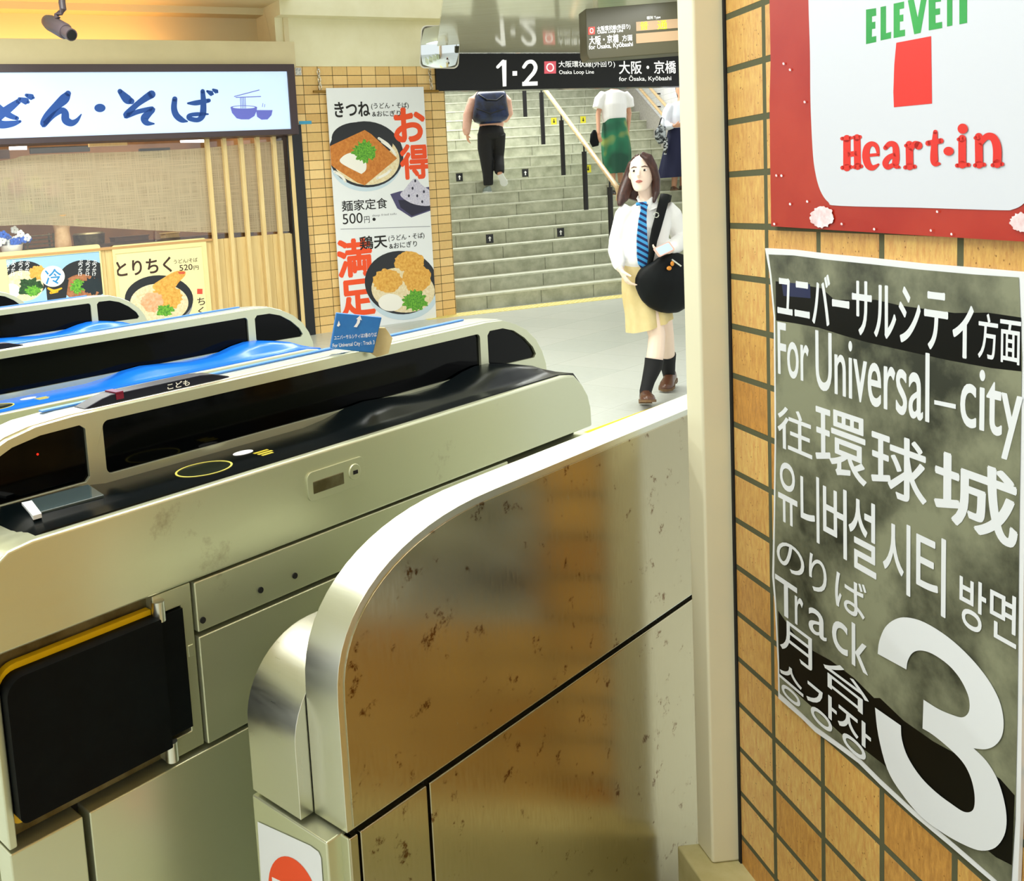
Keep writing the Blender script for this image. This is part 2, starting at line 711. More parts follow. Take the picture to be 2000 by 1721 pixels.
struct(mb.build('trim_1', mat('floor_line_yellow', '#f0d420', 0.5), smooth=0))

# ------------------------------------------------------------------ brick wall at the right with its post
cu = [WP.uv(x, y)[0] for x, y in ((1497, 450), (1603, 455), (1725, 462), (1876, 475))]
PW = (cu[3] - cu[0]) / 3
rv = [WP.uv(x, y)[1] for x, y in ((1495, 3), (1495, 443.2), (1509, 1709))]
PH = (rv[0] - rv[2]) / 17
M_wtile = tile_mat('wall_tiles', PW, PH, 0.0052, ['#c08a44', '#d6a860', '#cc9a50', '#deb36c', '#d8a95e', '#bd8238'], '#54553a', cu[0], rv[1], rough=0.3, bump=0.6, smooth=0.12)
uL = WP.uv(1424, 700)[0]
mb = MB()
frame_box(mb, WP, uL - 0.05, 4.5, 0, 3.0, -0.12, 0)
wr = struct(mb.build('wall_right', M_wtile, smooth=0))
quad_uv(wr, lambda p: ((p - WP.o).dot(WP.U), p.z))

# square post trimming the end of the wall
u_n = WP.uv(1430, 860, 0.0)[0]


def col_px(u, v, w):
    c = CM.transposed() @ (WP.P(u, v, w) - CAM)
    return PX + F * c.x / c.z


lo, hi = 0.01, 0.2
for _ in range(40):
    mid = (lo + hi) / 2
    lo, hi = (mid, hi) if col_px(u_n, 1.05, mid) > 1371 else (lo, mid)
w_c = lo
lo, hi = 0.0, 0.3
for _ in range(40):
    mid = (lo + hi) / 2
    lo, hi = (mid, hi) if col_px(u_n - mid, 1.05, w_c) > 1340 else (lo, mid)
d_c = lo
mb = MB()
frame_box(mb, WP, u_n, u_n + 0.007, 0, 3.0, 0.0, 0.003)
struct(mb.build('shadow_gap_strip', M_gap, smooth=0))  # shade of the gap beside the post, put in as a black strip
mb = MB()
_pl = WP.o + WP.U * (u_n - d_c)
_d = ray(1322, 1651)
_q = CAM + _d * ((_pl - CAM).dot(WP.U) / _d.dot(WP.U))
zb, w_p = _q.z, (_q - WP.o).dot(WP.N)
frame_box(mb, WP, u_n - d_c, u_n, zb, 3.0, -0.03, w_c)
struct(mb.build('trim_2', M_cream, smooth=0, bevel=0.005))
mb = MB()
frame_box(mb, WP, u_n - d_c, 4.5, 0, zb, -0.03, w_p)
struct(mb.build('baseboard_right', speckle('skirting_paint', '#c9c190', '#b7ad78', 12, 0.6), smooth=0, bevel=0.004))

# ------------------------------------------------------------------ ticket gates
K = 0.89
ZF = 1.4 - H / K
CG, SG = math.cos(GYAW), math.sin(GYAW)


def GT(p):
    x, y, z = p
    return Vector(((CG * x - SG * y) * K, (SG * x + CG * y) * K, H - (1.4 - z) * K))


def gmb():
    m = MB()
    m.T = GT
    return m


def xz(m, outer, y0, y1, holes=(), **k):
    m.prism(outer, lambda u, v, d: (u, d, v), y0, y1, holes, **k)


def arc_profile():
    top = [(0.497, 0.80), (0.500, 0.905), (0.513, 0.93), (0.536, 0.945), (0.575, 0.950)]
    top += [(1.96, 0.950), (2.0, 0.944), (2.035, 0.915), (2.058, 0.885), (2.070, 0.85), (2.072, 0.803)]
    return top


def make_gate():
    base = GT((0.49, 1.26, ZF))
    g = thing('ticket_gate', '', 'ticket gate', base)
    m = gmb()
    m.box((0.52, 1.30, ZF), (2.05, 1.495, 0.80))
    m.box((0.497, 1.31, ZF), (0.52, 1.495, 0.80))
    m.build('core', M_gap, g, smooth=0)
    # pressed side panels
    panels = [((0.619, ZF), (2.066, 0.503)), ((0.490, ZF), (0.608, 0.503)), ((0.847, 0.511), (2.066, 0.701)), ((0.847, 0.709), (1.72, 0.796)), ((1.725, 0.709), (2.066, 0.786)), ((0.490, 0.509), (0.503, 0.796))]
    for (x0, z0), (x1, z1) in panels:
        m = gmb()
        m.box((x0, 1.262, z0), (x1, 1.31, z1))
        m.build('side_panel', M_steel, g, bevel=0.0025)
    for (x0, z0), (x1, z1) in (((0.490, ZF), (2.066, 0.796)),):
        m = gmb()
        m.box((x0, 1.49, z0), (x1, 1.505, z1))
        m.build('side_panel', M_steel, g, bevel=0.0025)
    for x0, x1 in ((0.488, 0.505), (2.05, 2.068)):
        m = gmb()
        m.box((x0, 1.312, ZF), (x1, 1.489, 0.796))
        m.build('end_panel', M_steel, g, bevel=0.002)
    for x, z in ((0.857, 0.728), (0.984, 0.738), (1.065, 0.738)):
        m = gmb()
        m.loft([(x, 1.2595, z), (x, 1.27, z)], 0.0055, 12, side=(1, 0, 0))
        m.build('bolt_hole', M_gap, g)
    # upper body
    m = gmb()
    xz(m, arc_profile(), 1.26, 1.505)
    ub = m.build('upper_body', M_steel, g, bevel=0.008, bseg=3)
    # lock plate
    m = gmb()
    xz(m, rounded(1.108, 0.864, 1.256, 0.918, 0.012), 1.2565, 1.262)
    lp = m.build('lock_plate', M_steel, g, bevel=0.002)
    m = gmb()
    m.box((1.120, 1.2555, 0.876), (1.200, 1.262, 0.900))
    m.build('slot', M_dull, lp, bevel=0.002)
    m = gmb()
    m.loft([(1.228, 1.2535, 0.893), (1.228, 1.262, 0.893)], [0.015, 0.017], 20, side=(1, 0, 0))
    lk = m.build('lock', M_steel, lp, bevel=0.001)
    m = gmb()
    m.box((1.222, 1.2525, 0.889), (1.234, 1.26, 0.896))
    m.build('slot', M_gap, lp)
    # flap recess and flap
    m = gmb()
    m.box((0.503, 1.288, 0.511), (0.845, 1.30, 0.797))
    m.build('flap_recess', M_dull, g, smooth=0)
    m = gmb()
    xz(m, [(0.768, 0.797), (0.843, 0.797), (0.843, 0.512), (0.768, 0.512), (0.768, 0.545), (0.82, 0.545), (0.82, 0.764), (0.768, 0.764)], 1.268, 1.29)
    m.build('flap_bracket', M_steel, g, bevel=0.002)
    m = gmb()
    m.box((0.827, 1.2665, 0.672), (0.838, 1.27, 0.692))
    m.build('latch_plate', M_steel, g, bevel=0.001)
    for z0, z1 in ((0.757, 0.79), (0.517, 0.55)):
        m = gmb()
        m.cyl((0.774, 1.262, z0), (0.774, 1.262, z1), 0.011)
        m.build('hinge_pin', M_bright, g)
    out = rounded(0.504, 0.55, 0.766, 0.767, (0.012, 0.002, 0.002, 0.028))
    m = gmb()
    xz(m, rounded(0.502, 0.536, 0.766, 0.776, (0.014, 0.002, 0.002, 0.032)), 1.272, 1.285)
    fe = m.build('flap_edge', M_yellow, g, bevel=0.003)
    m = gmb()
    xz(m, [(0.765, 0.550), (0.765, 0.545), (0.82, 0.547), (0.82, 0.762), (0.765, 0.757)] if 0 else out, 1.243, 1.274)
    m.box((0.76, 1.262, 0.556), (0.82, 1.275, 0.762))
    m.build('flap', M_rubber, g, bevel=0.008, bseg=3)
    # console
    hx = [(0.54, 0.93), (0.565, 0.945), (0.60, 0.963), (0.73, 0.962), (0.79, 0.953), (1.25, 0.952), (1.31, 0.958), (1.37, 0.969), (1.43, 0.973), (1.5, 0.968), (1.58, 0.962), (1.66, 0.962), (1.72, 0.968), (1.77, 0.979), (1.82, 0.985), (1.87, 0.983), (1.95, 0.970), (2.02, 0.945), (2.05, 0.915)]
    ys = [1.272, 1.276, 1.30, 1.312, 1.325, 1.345, 1.42]
    rings = []
    for x, h in hx:
        fl_ = min(0.953, h)
        row = [(x, 1.272, min(0.90, h - 0.02))]
        for y in ys[1:]:
            t = min(max((y - 1.302) / 0.036, 0), 1)
            t = t * t * (3 - 2 * t)
            row.append((x, y, fl_ + (h - fl_) * t))
        row.append((x, 1.42, min(0.90, h - 0.02)))
        rings.append(row)
    m = gmb()
    m.rings(rings)
    con = m.build('console', M_black, g, smooth=50)
    m = gmb()
    m.prism([(0.625, 1.333), (0.735, 1.328), (0.75, 1.405), (0.645, 1.41)], lambda u, v, d: (u, v, d), 0.955, 0.9645)
    m.build('screen', mat('screen_grey', '#3d4a4c', 0.08), con, bevel=0.002)
    m = gmb()
    m.prism([(0.606, 1.318), (0.62, 1.318), (0.642, 1.395), (0.626, 1.398)], lambda u, v, d: (u, v, d), 0.96, 0.9668)
    m.build('notice_label', M_paper, con)
    m = gmb()
    ring = lambda r: [(0.945 + r * math.cos(2 * PI * i / 40), 1.345 + 0.72 * r * math.sin(2 * PI * i / 40)) for i in range(40)]
    m.prism(ring(0.056), lambda u, v, d: (u, v, d), 0.948, 0.9535, holes=[ring(0.052)])
    m.build('reader_ring', mat('reader_yellow', '#d8cf63', 0.4), con)
    m = gmb()
    m.prism(ring(0.052), lambda u, v, d: (u, v, d), 0.948, 0.9528)
    m.build('card_reader', mat('reader_face', '#23281f', 0.1), con)
    m = gmb()
    m.prism([(1.055 + 0.022 * math.cos(2 * PI * i / 24), 1.372 + 0.013 * math.sin(2 * PI * i / 24)) for i in range(24)], lambda u, v, d: (u, v, d), 0.948, 0.9532)
    m.build('round_sticker', M_paper, con)
    m = gmb()
    for k, (q0, q1) in enumerate(((1.345, 1.352), (1.333, 1.340), (1.322, 1.328))):
        m.prism([(1.062, q0), (1.062 + 0.034 - 0.008 * (k == 2), q0), (1.062 + 0.034 - 0.008 * (k == 2), q1), (1.062, q1)], lambda u, v, d: (u, v, d), 0.948, 0.9531)
    m.build('yellow_sticker', mat('sticker_yellow', '#c9b738', 0.5), con)
    # cowl
    outer = [(0.500, 0.93), (0.512, 0.978), (0.54, 1.02), (0.58, 1.05), (0.62, 1.068), (0.67, 1.079), (0.74, 1.083), (1.88, 1.087), (1.945, 1.083), (2.0, 1.066), (2.045, 1.045), (2.085, 1.014), (2.11, 0.98), (2.125, 0.945), (2.13, 0.90)]
    inner_c = [(x + (0.004 if x < 1.3 else -0.004), z - 0.003) for x, z in outer]
    m = gmb()
    xz(m, outer, 1.434, 1.505)
    m.build('cowl', M_bright, g, bevel=0.006, bseg=3)
    m = gmb()
    m.prism([(0.72, 1.0835), (1.87, 1.0875), (1.87, 1.0905), (0.72, 1.0865)], lambda u, v, d: (u, d, v), 1.486, 1.499)
    m.build('edge_trim', mat('trim_blue', '#4f93ea', 0.3), g)
    w1 = [(0.535, 0.964), (0.55, 1.0), (0.58, 1.03), (0.63, 1.052), (0.68, 1.061), (0.752, 1.063), (0.762, 1.055), (0.762, 0.972), (0.754, 0.964)]
    w2 = rounded(0.795, 0.967, 1.846, 1.061, 0.012)
    w3 = [(1.876, 0.984), (1.876, 1.052), (1.886, 1.062), (1.94, 1.061), (1.985, 1.049), (2.03, 1.024), (2.065, 0.995), (2.078, 0.974), (2.07, 0.966), (1.89, 0.970)]
    m = gmb()
    xz(m, inner_c, 1.42, 1.434, holes=[w1, w2, w3])
    m.build('cowl_frame', M_steel, g, bevel=0.0015)
    for w in (w1, w2, w3):
        m = gmb()
        xz(m, w, 1.4262, 1.4335)
        m.build('smoked_window', M_glass, g, smooth=0)
    # sensor bar on the cowl
    prof = [(0.775, 1.084), (0.81, 1.095), (0.83, 1.099), (1.02, 1.10), (1.05, 1.097), (1.09, 1.086)]
    m = gmb()
    xz(m, [(0.775, 1.08)] + prof + [(1.09, 1.082)], 1.44, 1.478)
    sb = m.build('sensor_bar', mat('sensor_navy', '#161a2c', 0.32, spec=0.3), g, bevel=0.004)
    for x0, x1 in ((0.838, 0.853),):
        m = gmb()
        m.box((x0, 1.4385, 1.088), (x1, 1.445, 1.0985))
        m.box((x0, 1.4385, 1.0975), (x1, 1.476, 1.1015))
        m.build('red_lens', mat('lens_red', '#7d1030', 0.1), sb)
    m = gmb()
    for t in glyphs('こども', 0.02):
        m.poly([(0.945 + a * 0.05, 1.4385, 1.086 + b * 0.011) for a, b in t])
    m.build('lettering', M_white, sb, smooth=0)
    m = gmb()
    m.loft([(0.675, 1.4255, 1.03), (0.675, 1.4275, 1.03)], 0.0018, 8, side=(1, 0, 0))
    m.build('indicator_lamp', mat('lamp_red', '#ff2010', 0.4, emit='#ff2010', es=1.5), g)
    return g


gate = make_gate()
tag(gate, 'nearest steel ticket gate with black console and padded black flap, blue notice on top', 'ticket gate', 'row of ticket gates')
gb = Vector(gate.location)


def gate_copy(dx, dy, label):
    c = copy_tree(gate)
    c.location = gb + GT((dx, dy, 0)) - GT((0, 0, 0))
    tag(c, label, 'ticket gate', 'row of ticket gates')
    for ch in c.children:
        if ch.name.startswith('console'):
            d = bpy.data.meshes.get('blue_console') or ch.data.copy()
            d.name = 'blue_console'
            d.materials[0] = M_blue
            ch.data = d
        if ch.name.startswith('indicator'):
            bpy.data.objects.remove(ch)
    return c


gate_copy(0.03, 0.94, 'second nearest ticket gate, blue console, arched end in front of the tiled wall')
gate_copy(0.14, 2.127, 'third nearest ticket gate, its arched end before the noodle bowl poster')
gate_copy(0.14, 3.25, 'farthest ticket gate, only its arched cowl end showing at the left edge')

# ------------------------------------------------------------------ steel barrier beside the gates
fb = thing('barrier_fence', 'stained steel barrier panel with rounded top corner and boxy end pedestal by the brick wall', 'barrier', GT((0.85, 0.93, ZF)))


def fence_profile(d=0.0):
    x0, zt = 0.848 + d, 0.916 - d
    pts = [(x0, 0.506 + d * 0.3)]
    for i in range(17):
        a = PI - (PI / 2) * i / 16
        k = 2.35
        ca, sa = abs(math.cos(a)) ** (2 / k), math.sin(a) ** (2 / k)
        pts.append((1.23 - (1.23 - x0) * ca, 0.70 + (zt - 0.70) * sa))
    pts += [(2.10, zt), (2.10, 0.506 + d * 0.3)]
    return pts


m = gmb()
xz(m, fence_profile(), 0.932, 1.0)
m.build('top_rail', M_bright, fb, bevel=0.003)
m = gmb()
xz(m, fence_profile(0.012), 0.930, 0.934)
m.build('face_panel', M_fence, fb, smooth=0, bevel=0.001)
m = gmb()
m.box((0.86, 0.94, ZF), (2.1, 0.985, 0.508))
m.build('core', M_gap, fb, smooth=0)
m = gmb()
m.box((1.302, 0.985, ZF), (2.1, 0.998, 0.506))
m.build('back_panel', M_steel, fb, smooth=0)
for x0, x1 in ((0.849, 0.866), (0.871, 1.018), (1.025, 2.10)):
    m = gmb()
    m.box((x0, 0.928, ZF), (x1, 0.945, 0.498))
    m.build('lower_panel', M_fence, fb, bevel=0.002)
m = gmb()
prof = [(0.822, 0.507), (0.822, 0.62)]
for i in range(1, 13):
    a = PI - PI / 2 * i / 12
    prof.append((0.96 + 0.138 * math.cos(a), 0.62 + 0.122 * math.sin(a)))
prof += [(1.30, 0.742), (1.30, 0.507)]
xz(m, prof, 1.002, 1.113)
m.build('end_box', M_bright, fb, bevel=0.003)
m = gmb()
m.box((0.820, 0.946, ZF), (1.30, 1.115, 0.499))
m.box((0.848, 0.930, ZF), (0.86, 0.95, 0.498))
m.build('pedestal', M_steel, fb, bevel=0.003)


class GPlane:
    """near face of the pedestal"""

    def __init__(s, x):
        s.x = x

    def P(s, u, v, w=0.0):
        return GT((s.x - w, -u, v))


class ProjPlane(Plane):
    pass


PE = Plane(GT((0.820, 0.93, 0)), AG + PI / 2)      # the end face runs across the aisle
PE.o.z = 0
st = thing('no_entry_sticker', 'white sticker with an orange-red round mark on the barrier pedestal end', 'sticker', PE.pt(565, 1700, 0.001))
pr = Print(PE, 0.0012)
q = [(503, 1605), (606, 1652), (622, 1664), (627, 1676), (640, 1860), (516, 1830)]
pr.poly(q, M_paper)
pr.build('sheet', st)
pr = Print(PE, 0.0016)
pts = [(580 + 0, 0)]
pr.ell(574, 1754, 45, 84, M_orange, rot=-0.30)
pr.poly([(531, 1713), (614, 1752), (616, 1778), (533, 1738)], M_white)
pr.build('no_entry_mark', st)
# ------------------------------------------------------------------ stairs
RISE, TREAD, SKEW = 0.182, 0.31, 0.30
M_stair = speckle('stair_stone', '#bcbea9', '#9a9d87', 6, 0.7, detail=6, bump=0.08)
M_nose = speckle('stair_nosing_lit', '#d4d6c4', '#c0c3ae', 10, 0.65)  # treads and edges paler than the risers: light on them put into the colour
mb = MB()
mb.T = lambda p: TP.P(p[0], p[2], -p[1])
NST = 27
TR0 = 4.75


def t_wall(n):
    return TR0 + SKEW * n


def stair_z(n):
    return 0 if n < 0 else (int(n / TREAD) + 1) * RISE


for i in range(NST):
    n0 = i * TREAD
    tr = t_wall(n0) + 0.05
    mb.mi = 0
    mb.box((-3.0, n0, 0 if i == 0 else (i - 1) * RISE), (tr, n0 + TREAD + 0.02, (i + 1) * RISE - 0.022))
    mb.mi = 1
    mb.box((-3.0, n0 - 0.008, (i + 1) * RISE - 0.022), (tr, n0 + TREAD, (i + 1) * RISE))
    mb.mi = 2
    u = -2.7 + (i % 3) * 0.23
    while u < tr:
        mb.box((u, n0 - 0.001, i * RISE + 0.002), (u + 0.006, n0 + 0.01, (i + 1) * RISE - 0.024))
        u += 0.78
struct(mb.build('stairs', [M_stair, M_nose, mat('stair_joint', '#4d5040', 0.8)], smooth=0))


def on_stairs(x, y):
    """point of a tread seen at this place in the photo"""
    d = ray(x, y)
    f = lambda t: (CAM + d * t).z / RISE + (CAM + d * t - TP.o).dot(TP.N) / TREAD - 0.6
    a, b = f(5), f(6)
    P = CAM + d * (5 - a / (b - a))
    i = max(round(P.z / RISE), 0)
    return Vector((P.x, P.y, i * RISE)), i


# side wall of the stairwell with its sloping skirting
M_wtl = tile_mat('stairwell_tiles', 0.3, 0.1, 0.002, ['#d8dadf', '#e4e5e8', '#dfe1e4'], '#a9abb0', 0, 0, rough=0.3, pits=False, bump=0.1)
mb = MB()
mb.prism([(-0.4, 0), (9, 0), (9, 9), (-0.4, 6)], lambda n, v, d: TP.P(t_wall(n) + d, v, -n), 0.03, 0.2)
o = struct(mb.build('wall_stairwell', M_wtl, smooth=0))
quad_uv(o, lambda p: (-(p - TP.o).dot(TP.N), p.z))
sl = RISE / TREAD
mb = MB()
mb.prism([(t_wall(-0.4) + 0.03, 0), (t_wall(-0.4) + 7, 0), (t_wall(-0.4) + 7, 4.2), (t_wall(-0.4) + 0.03, 4.2)], lambda t, v, d: TP.P(t, v, d), 0.28, 0.4)
o = struct(mb.build('wall_hall', M_wtl, smooth=0))
quad_uv(o, lambda p: ((p - TP.o).dot(TP.U), p.z))
mb = MB()
mb.prism([(-0.1, 0.0), (-0.1, 0.42), (0.1, 0.55), (8.4, 0.55 + 8.3 * sl), (8.4, 8.3 * sl - 0.2), (0.4, 0.0)], lambda n, v, d: TP.P(t_wall(n) + d, v, -n), 0.005, 0.05)
struct(mb.build('baseboard_stairwell', speckle('skirting_granite', '#b0aca6', '#9d9890', 30, 0.5), smooth=0))

M_wood_rail = speckle('rail_wood', '#d9bd92', '#c9a878', 8, 0.4, stretch=(1, 1, 6))
M_post = mat('rail_post_black', '#0e0d10', 0.4)
hr = thing('handrail', 'pale wooden handrail on black posts climbing the middle of the grey stairs', 'handrail', TP.P(2.72, RISE * 2, -0.62))
tops = []
for k in range(8):
    n = (2, 5, 8, 11, 14, 18, 21, 24)[k] * TREAD + 0.07
    tt = 2.6 + 0.255 * n
    z = stair_z(n)
    mb = MB()
    mb.cyl(TP.P(tt, z, -n), TP.P(tt, z + 0.86, -n), 0.036, 14)
    mb.cyl(TP.P(tt, z + 0.86, -n), TP.P(tt, z + 0.99, -n), 0.013, 8)
    mb.build('post', M_post, hr)
    tops.append(TP.P(tt, z + 1.0, -n))
d_ = (tops[1] - tops[0])
mb = MB()
A, B = tops[0] - d_ * 0.28, tops[-1]
bend = A + Vector((0, 0, -0.02)) - d_ * 0.05
mb.loft([A + Vector((0, 0, -0.16)) - d_ * 0.02, A + Vector((0, 0, -0.05)) - d_ * 0.05, A + d_ * 0.0, A + d_ * 0.1, B], 0.034, 14)
mb.build('rail', M_wood_rail, hr, smooth=60)

for k, (zz, lab) in enumerate(((0.92, 'upper wooden handrail on the white stairwell wall'), (0.70, 'lower wooden handrail on the white stairwell wall'))):
    mb = MB()
    P0, P1 = TP.P(t_wall(0.4) - 0.07, zz + 0.4 * sl, -0.4), TP.P(t_wall(8) - 0.07, zz + 8 * sl, -8)
    w_ = thing('wall_handrail', lab, 'handrail', P0, 'handrails along the stairwell wall')
    mb.cyl(P0, P1, 0.024, 12)
    mb.build('rail', M_wood_rail, w_)
    for j in range(6):
        q = P0.lerp(P1, (j + 0.4) / 6)
        mb = MB()
        mb.cyl(q, q + TP.U * 0.11, 0.012, 8)
        mb.build('bracket', M_post, w_)

def line(pl, w, parent, *a):
    p = Print(pl, w)
    p.tx(*a)
    p.build('lettering', parent)


# direction plates on the risers
M_plate_b = mat('plate_black', '#17181a', 0.4)
M_plate_y = mat('plate_yellow', '#d9cf2e', 0.4)
for (x, y, up, lab) in ((895, 343, 1, 'black plate with white up arrow on a high riser, nearest the tiled wall'), (1026, 337, 1, 'black plate with white up arrow on a high riser, right of the climbing person'), (958, 467, 1, 'black plate with white up arrow on a low riser, left of its pair'), (1101, 459, 1, 'black plate with white up arrow on a low riser, right of its pair'), (1077, 232, 0, 'yellow plate with black down arrow high on the stairs, left of the handrail'), (1135, 230, 0, 'yellow plate with black down arrow high on the stairs, right of the handrail'), (1150, 330, 0, 'yellow plate with black down arrow beside a lower handrail post')):
    d = ray(x, y)
    f = lambda t: (CAM + d * t).z / RISE + (CAM + d * t - TP.o).dot(TP.N) / TREAD - 0.5
    a, b = f(5), f(6)
    P = CAM + d * (5 - a / (b - a))
    i = round(P.z / RISE - 0.5)
    pl = Plane(TP.P(0, 0, -i * TREAD), AT)
    pl.o.z = 0
    u, v = (P - TP.o).dot(TP.U), (i + 0.45) * RISE
    s = 0.056
    o = MB()
    o.prism([(u - s, v - s * 1.1), (u + s, v - s * 1.1), (u + s, v + s * 1.1), (u - s, v + s * 1.1)], lambda a_, b_, w_: pl.P(a_, b_, w_), 0.0, 0.004)
    root = thing('arrow_plate', lab, 'sign', pl.P(u, v, 0), 'arrow plates on the stair risers')
    o.build('plate', M_plate_b if up else M_plate_y, root, smooth=0)
    pr = Print(pl, 0.0055)
    k = 1 if up else -1
    arrow = [(u, v + 0.035 * k), (u + 0.026, v + 0.004 * k), (u + 0.009, v + 0.004 * k), (u + 0.009, v - 0.036 * k), (u - 0.009, v - 0.036 * k), (u - 0.009, v + 0.004 * k), (u - 0.026, v + 0.004 * k)]
    pr.poly(arrow, M_white if up else M_ink, uvspace=True)
    pr.build('arrow', root)

# ------------------------------------------------------------------ tiled wall and beam beside the stairs
rows = [SP.uv(592, 148)[1], SP.uv(595, 658.7)[1]]
TH = (rows[0] - rows[1]) / 28
c0, c1 = SP.uv(596.6, 224)[0], SP.uv(856, 440)[0]
TWd = (c1 - c0) / round((c1 - c0) / (TH * 1.75))
M_ttile = tile_mat('pillar_tiles', TWd, TH, 0.0035, ['#dcb672', '#ecc580', '#e6bc76', '#f2cf8e', '#eec682', '#d8ad68'], '#4a3a18', c0, rows[0], rough=0.4, pits=False, bump=0.4)
uT0, uT1 = SP.uv(592, 430)[0] - 0.06, SP.uv(880, 400)[0]
vTile = SP.uv(720, 130)[1]
mb = MB()
frame_box(mb, SP, uT0, uT1, 0, vTile, -0.5, 0)
o = struct(mb.build('wall_back', M_ttile, smooth=0))
quad_uv(o, lambda p: ((p - SP.o).dot(SP.U), p.z))
vBeam = SP.uv(720, 39)[1]
vTop = SP.uv(720, -120)[1]
mb = MB()
frame_box(mb, SP, uT0 - 0.12, uT1, vTile, vTop, -0.5, 0.012)
frame_box(mb, SP, uT0 - 0.12, uT1 + 0.05, vBeam, vTop, -0.5, 0.16)
struct(mb.build('wall_beam', M_beige, smooth=0, bevel=0.004))

# ------------------------------------------------------------------ station sign over the stairs and glossy ceiling
_c = SP.pt(868, 140, 0.03)
NP = Plane((_c.x, _c.y, 0), AN)
uN1 = NP.uv(1420, 140)[0]
vN0, vN1 = NP.uv(1000, 175)[1], NP.uv(1000, 104)[1]
sg = thing('platform_sign', 'long black platform sign with large white 1 and 2 hanging over the stairs', 'sign', NP.P(1.2, vN0, -0.05))
mb = MB()
frame_box(mb, NP, -0.12, uN1, vN0, vN1, -0.14, 0)
mb.build('board', mat('sign_black', '#07090c', 0.25, spec=0.35), sg, smooth=0, bevel=0.004)
prn, prk = Print(NP, 0.002), Print(NP, 0.002)
M_signw = mat('sign_white', '#f6f6f4', 0.4, emit='#f6f6f4', es=0.55)
M_pink = mat('line_mark_pink', '#e0606e', 0.4, emit='#e0606e', es=0.4)
prn.brush([(972, 131, 6), (983, 120, 7)], M_signw)
prn.poly([(980, 118), (989, 117.5), (989, 168.5), (982, 169)], M_signw)
prn.poly([(1001, 139), (1010, 138.7), (1010, 147.7), (1001, 148)], M_signw)
prn.brush([(1023, 131, 6.5), (1030, 122, 7), (1040, 121, 7.5), (1046, 130, 7.5), (1043, 141, 7.5), (1033, 153, 7), (1024, 164, 7)], M_signw)
prn.poly([(1020, 160), (1050, 159), (1050, 167), (1020, 168)], M_signw)
prk.poly([(1063, 120), (1086, 119.5), (1086, 143.5), (1063, 144)], M_pink)
prk.tx('O', 1067, 123.5, 1082, 140, M_signw, 0.01)
prn.build('platform_number', sg)
prk.build('line_mark', sg)
line(NP, 0.002, sg, '大阪環状線(外回り)', 1091, 119, 1201, 133, M_signw, 0.012)
line(NP, 0.002, sg, 'Osaka Loop Line', 1092, 137, 1160, 146.5, M_signw, 0.01)
line(NP, 0.002, sg, '大阪・京橋', 1209, 119, 1320, 144, M_signw, 0.02)
line(NP, 0.002, sg, 'for Ōsaka, Kyōbashi', 1209, 147, 1311, 160, M_signw, 0.015)


M_metceil = speckle('ceiling_metal', '#d2d0b6', '#c8c6aa', 3, 0.1, stretch=(0.5, 20, 1))
zc = vN1 + 0.004
mb = MB()
cA = SP.pt(872, 104, 0.0)
cA.z = zc
cB = on_z(860, 43, zc)
cC = on_z(880, -120, zc)
far = NP.P(uN1 + 4.5, zc, 0)
far2 = NP.P(-0.1, zc, 0)
near = Vector((8.5, 5.5, zc))
pl_ = [Vector((q.x, q.y, zc)) for q in (far2, far, near, cC, cB)]
mb.rings([pl_, [q + Vector((0, 0, 0.05)) for q in pl_]])
struct(mb.build('ceiling', M_metceil, smooth=0))

# ------------------------------------------------------------------ hanging departure board
dbp = on_y(1230, 60, 8.4)
DP = Plane((dbp.x, dbp.y, 0), R(92))
u0, v1 = DP.uv(1143, 17)
u1, v0 = DP.uv(1420, 60)[0], DP.uv(1146, 117)[1]
db = thing('departure_board', 'dark hanging departure board with amber display and yellow-green characters', 'sign', DP.P(u0 + 0.3, v0, -0.1))
mb = MB()
mb.T = lambda p: DP.P(p[0], p[1], p[2])
mb.prism([(u0, v0 + 0.05), (u0 + 0.02, v0), (u1, v0), (u1, v1), (u0, v1)], lambda a, b, d: (a, b, d), -0.22, 0)
mb.build('case', mat('board_olive', '#4f4b36', 0.35), db, bevel=0.01)
M_disp = mat('display_tan', '#b99a78', 0.4)
M_led = mat('led_green', '#c8e800', 0.4, emit='#c8e800', es=0.9)
mb = MB()
mb.T = lambda p: DP.P(p[0], p[1], p[2])
for y0_, y1_ in ((42, 61), (65, 85)):
    a, b = DP.uv(1242, y0_ + 1), DP.uv(1242, y1_)
    mb.box((a[0], b[1], 0.0), (u1 - 0.1, a[1], 0.003))
disp = mb.build('display', M_disp, db, smooth=0)
prk = Print(DP, 0.005)
line(DP, 0.005, disp, '普', 1250, 42, 1266, 58, M_led, 0.0)
line(DP, 0.005, disp, '通', 1284, 40, 1303, 57, M_led, 0.0)
line(DP, 0.005, db, '種別 Type', 1263, 31, 1290, 38, M_signw, 0.0)
prk.poly([(1149, 53), (1162, 52), (1162, 67), (1149, 68)], mat('line_mark_red', '#d04438', 0.4, emit='#d04438', es=0.4))
prk.tx('O', 1152, 55, 1159, 65, M_signw, 0.01)
line(DP, 0.005, db, '大阪環状線(外回り)', 1166, 49, 1231, 60, M_signw, 0.012)
line(DP, 0.005, db, 'Osaka Loop Line', 1167, 58, 1217, 66, M_signw, 0.008)
line(DP, 0.005, db, '大阪・京橋', 1151, 69, 1208, 85, M_signw, 0.02)
line(DP, 0.005, db, '方面', 1215, 68, 1235, 80, M_signw, 0.012)
line(DP, 0.005, db, 'for Ōsaka, Kyōbashi', 1150, 82, 1236, 96, M_signw, 0.012)

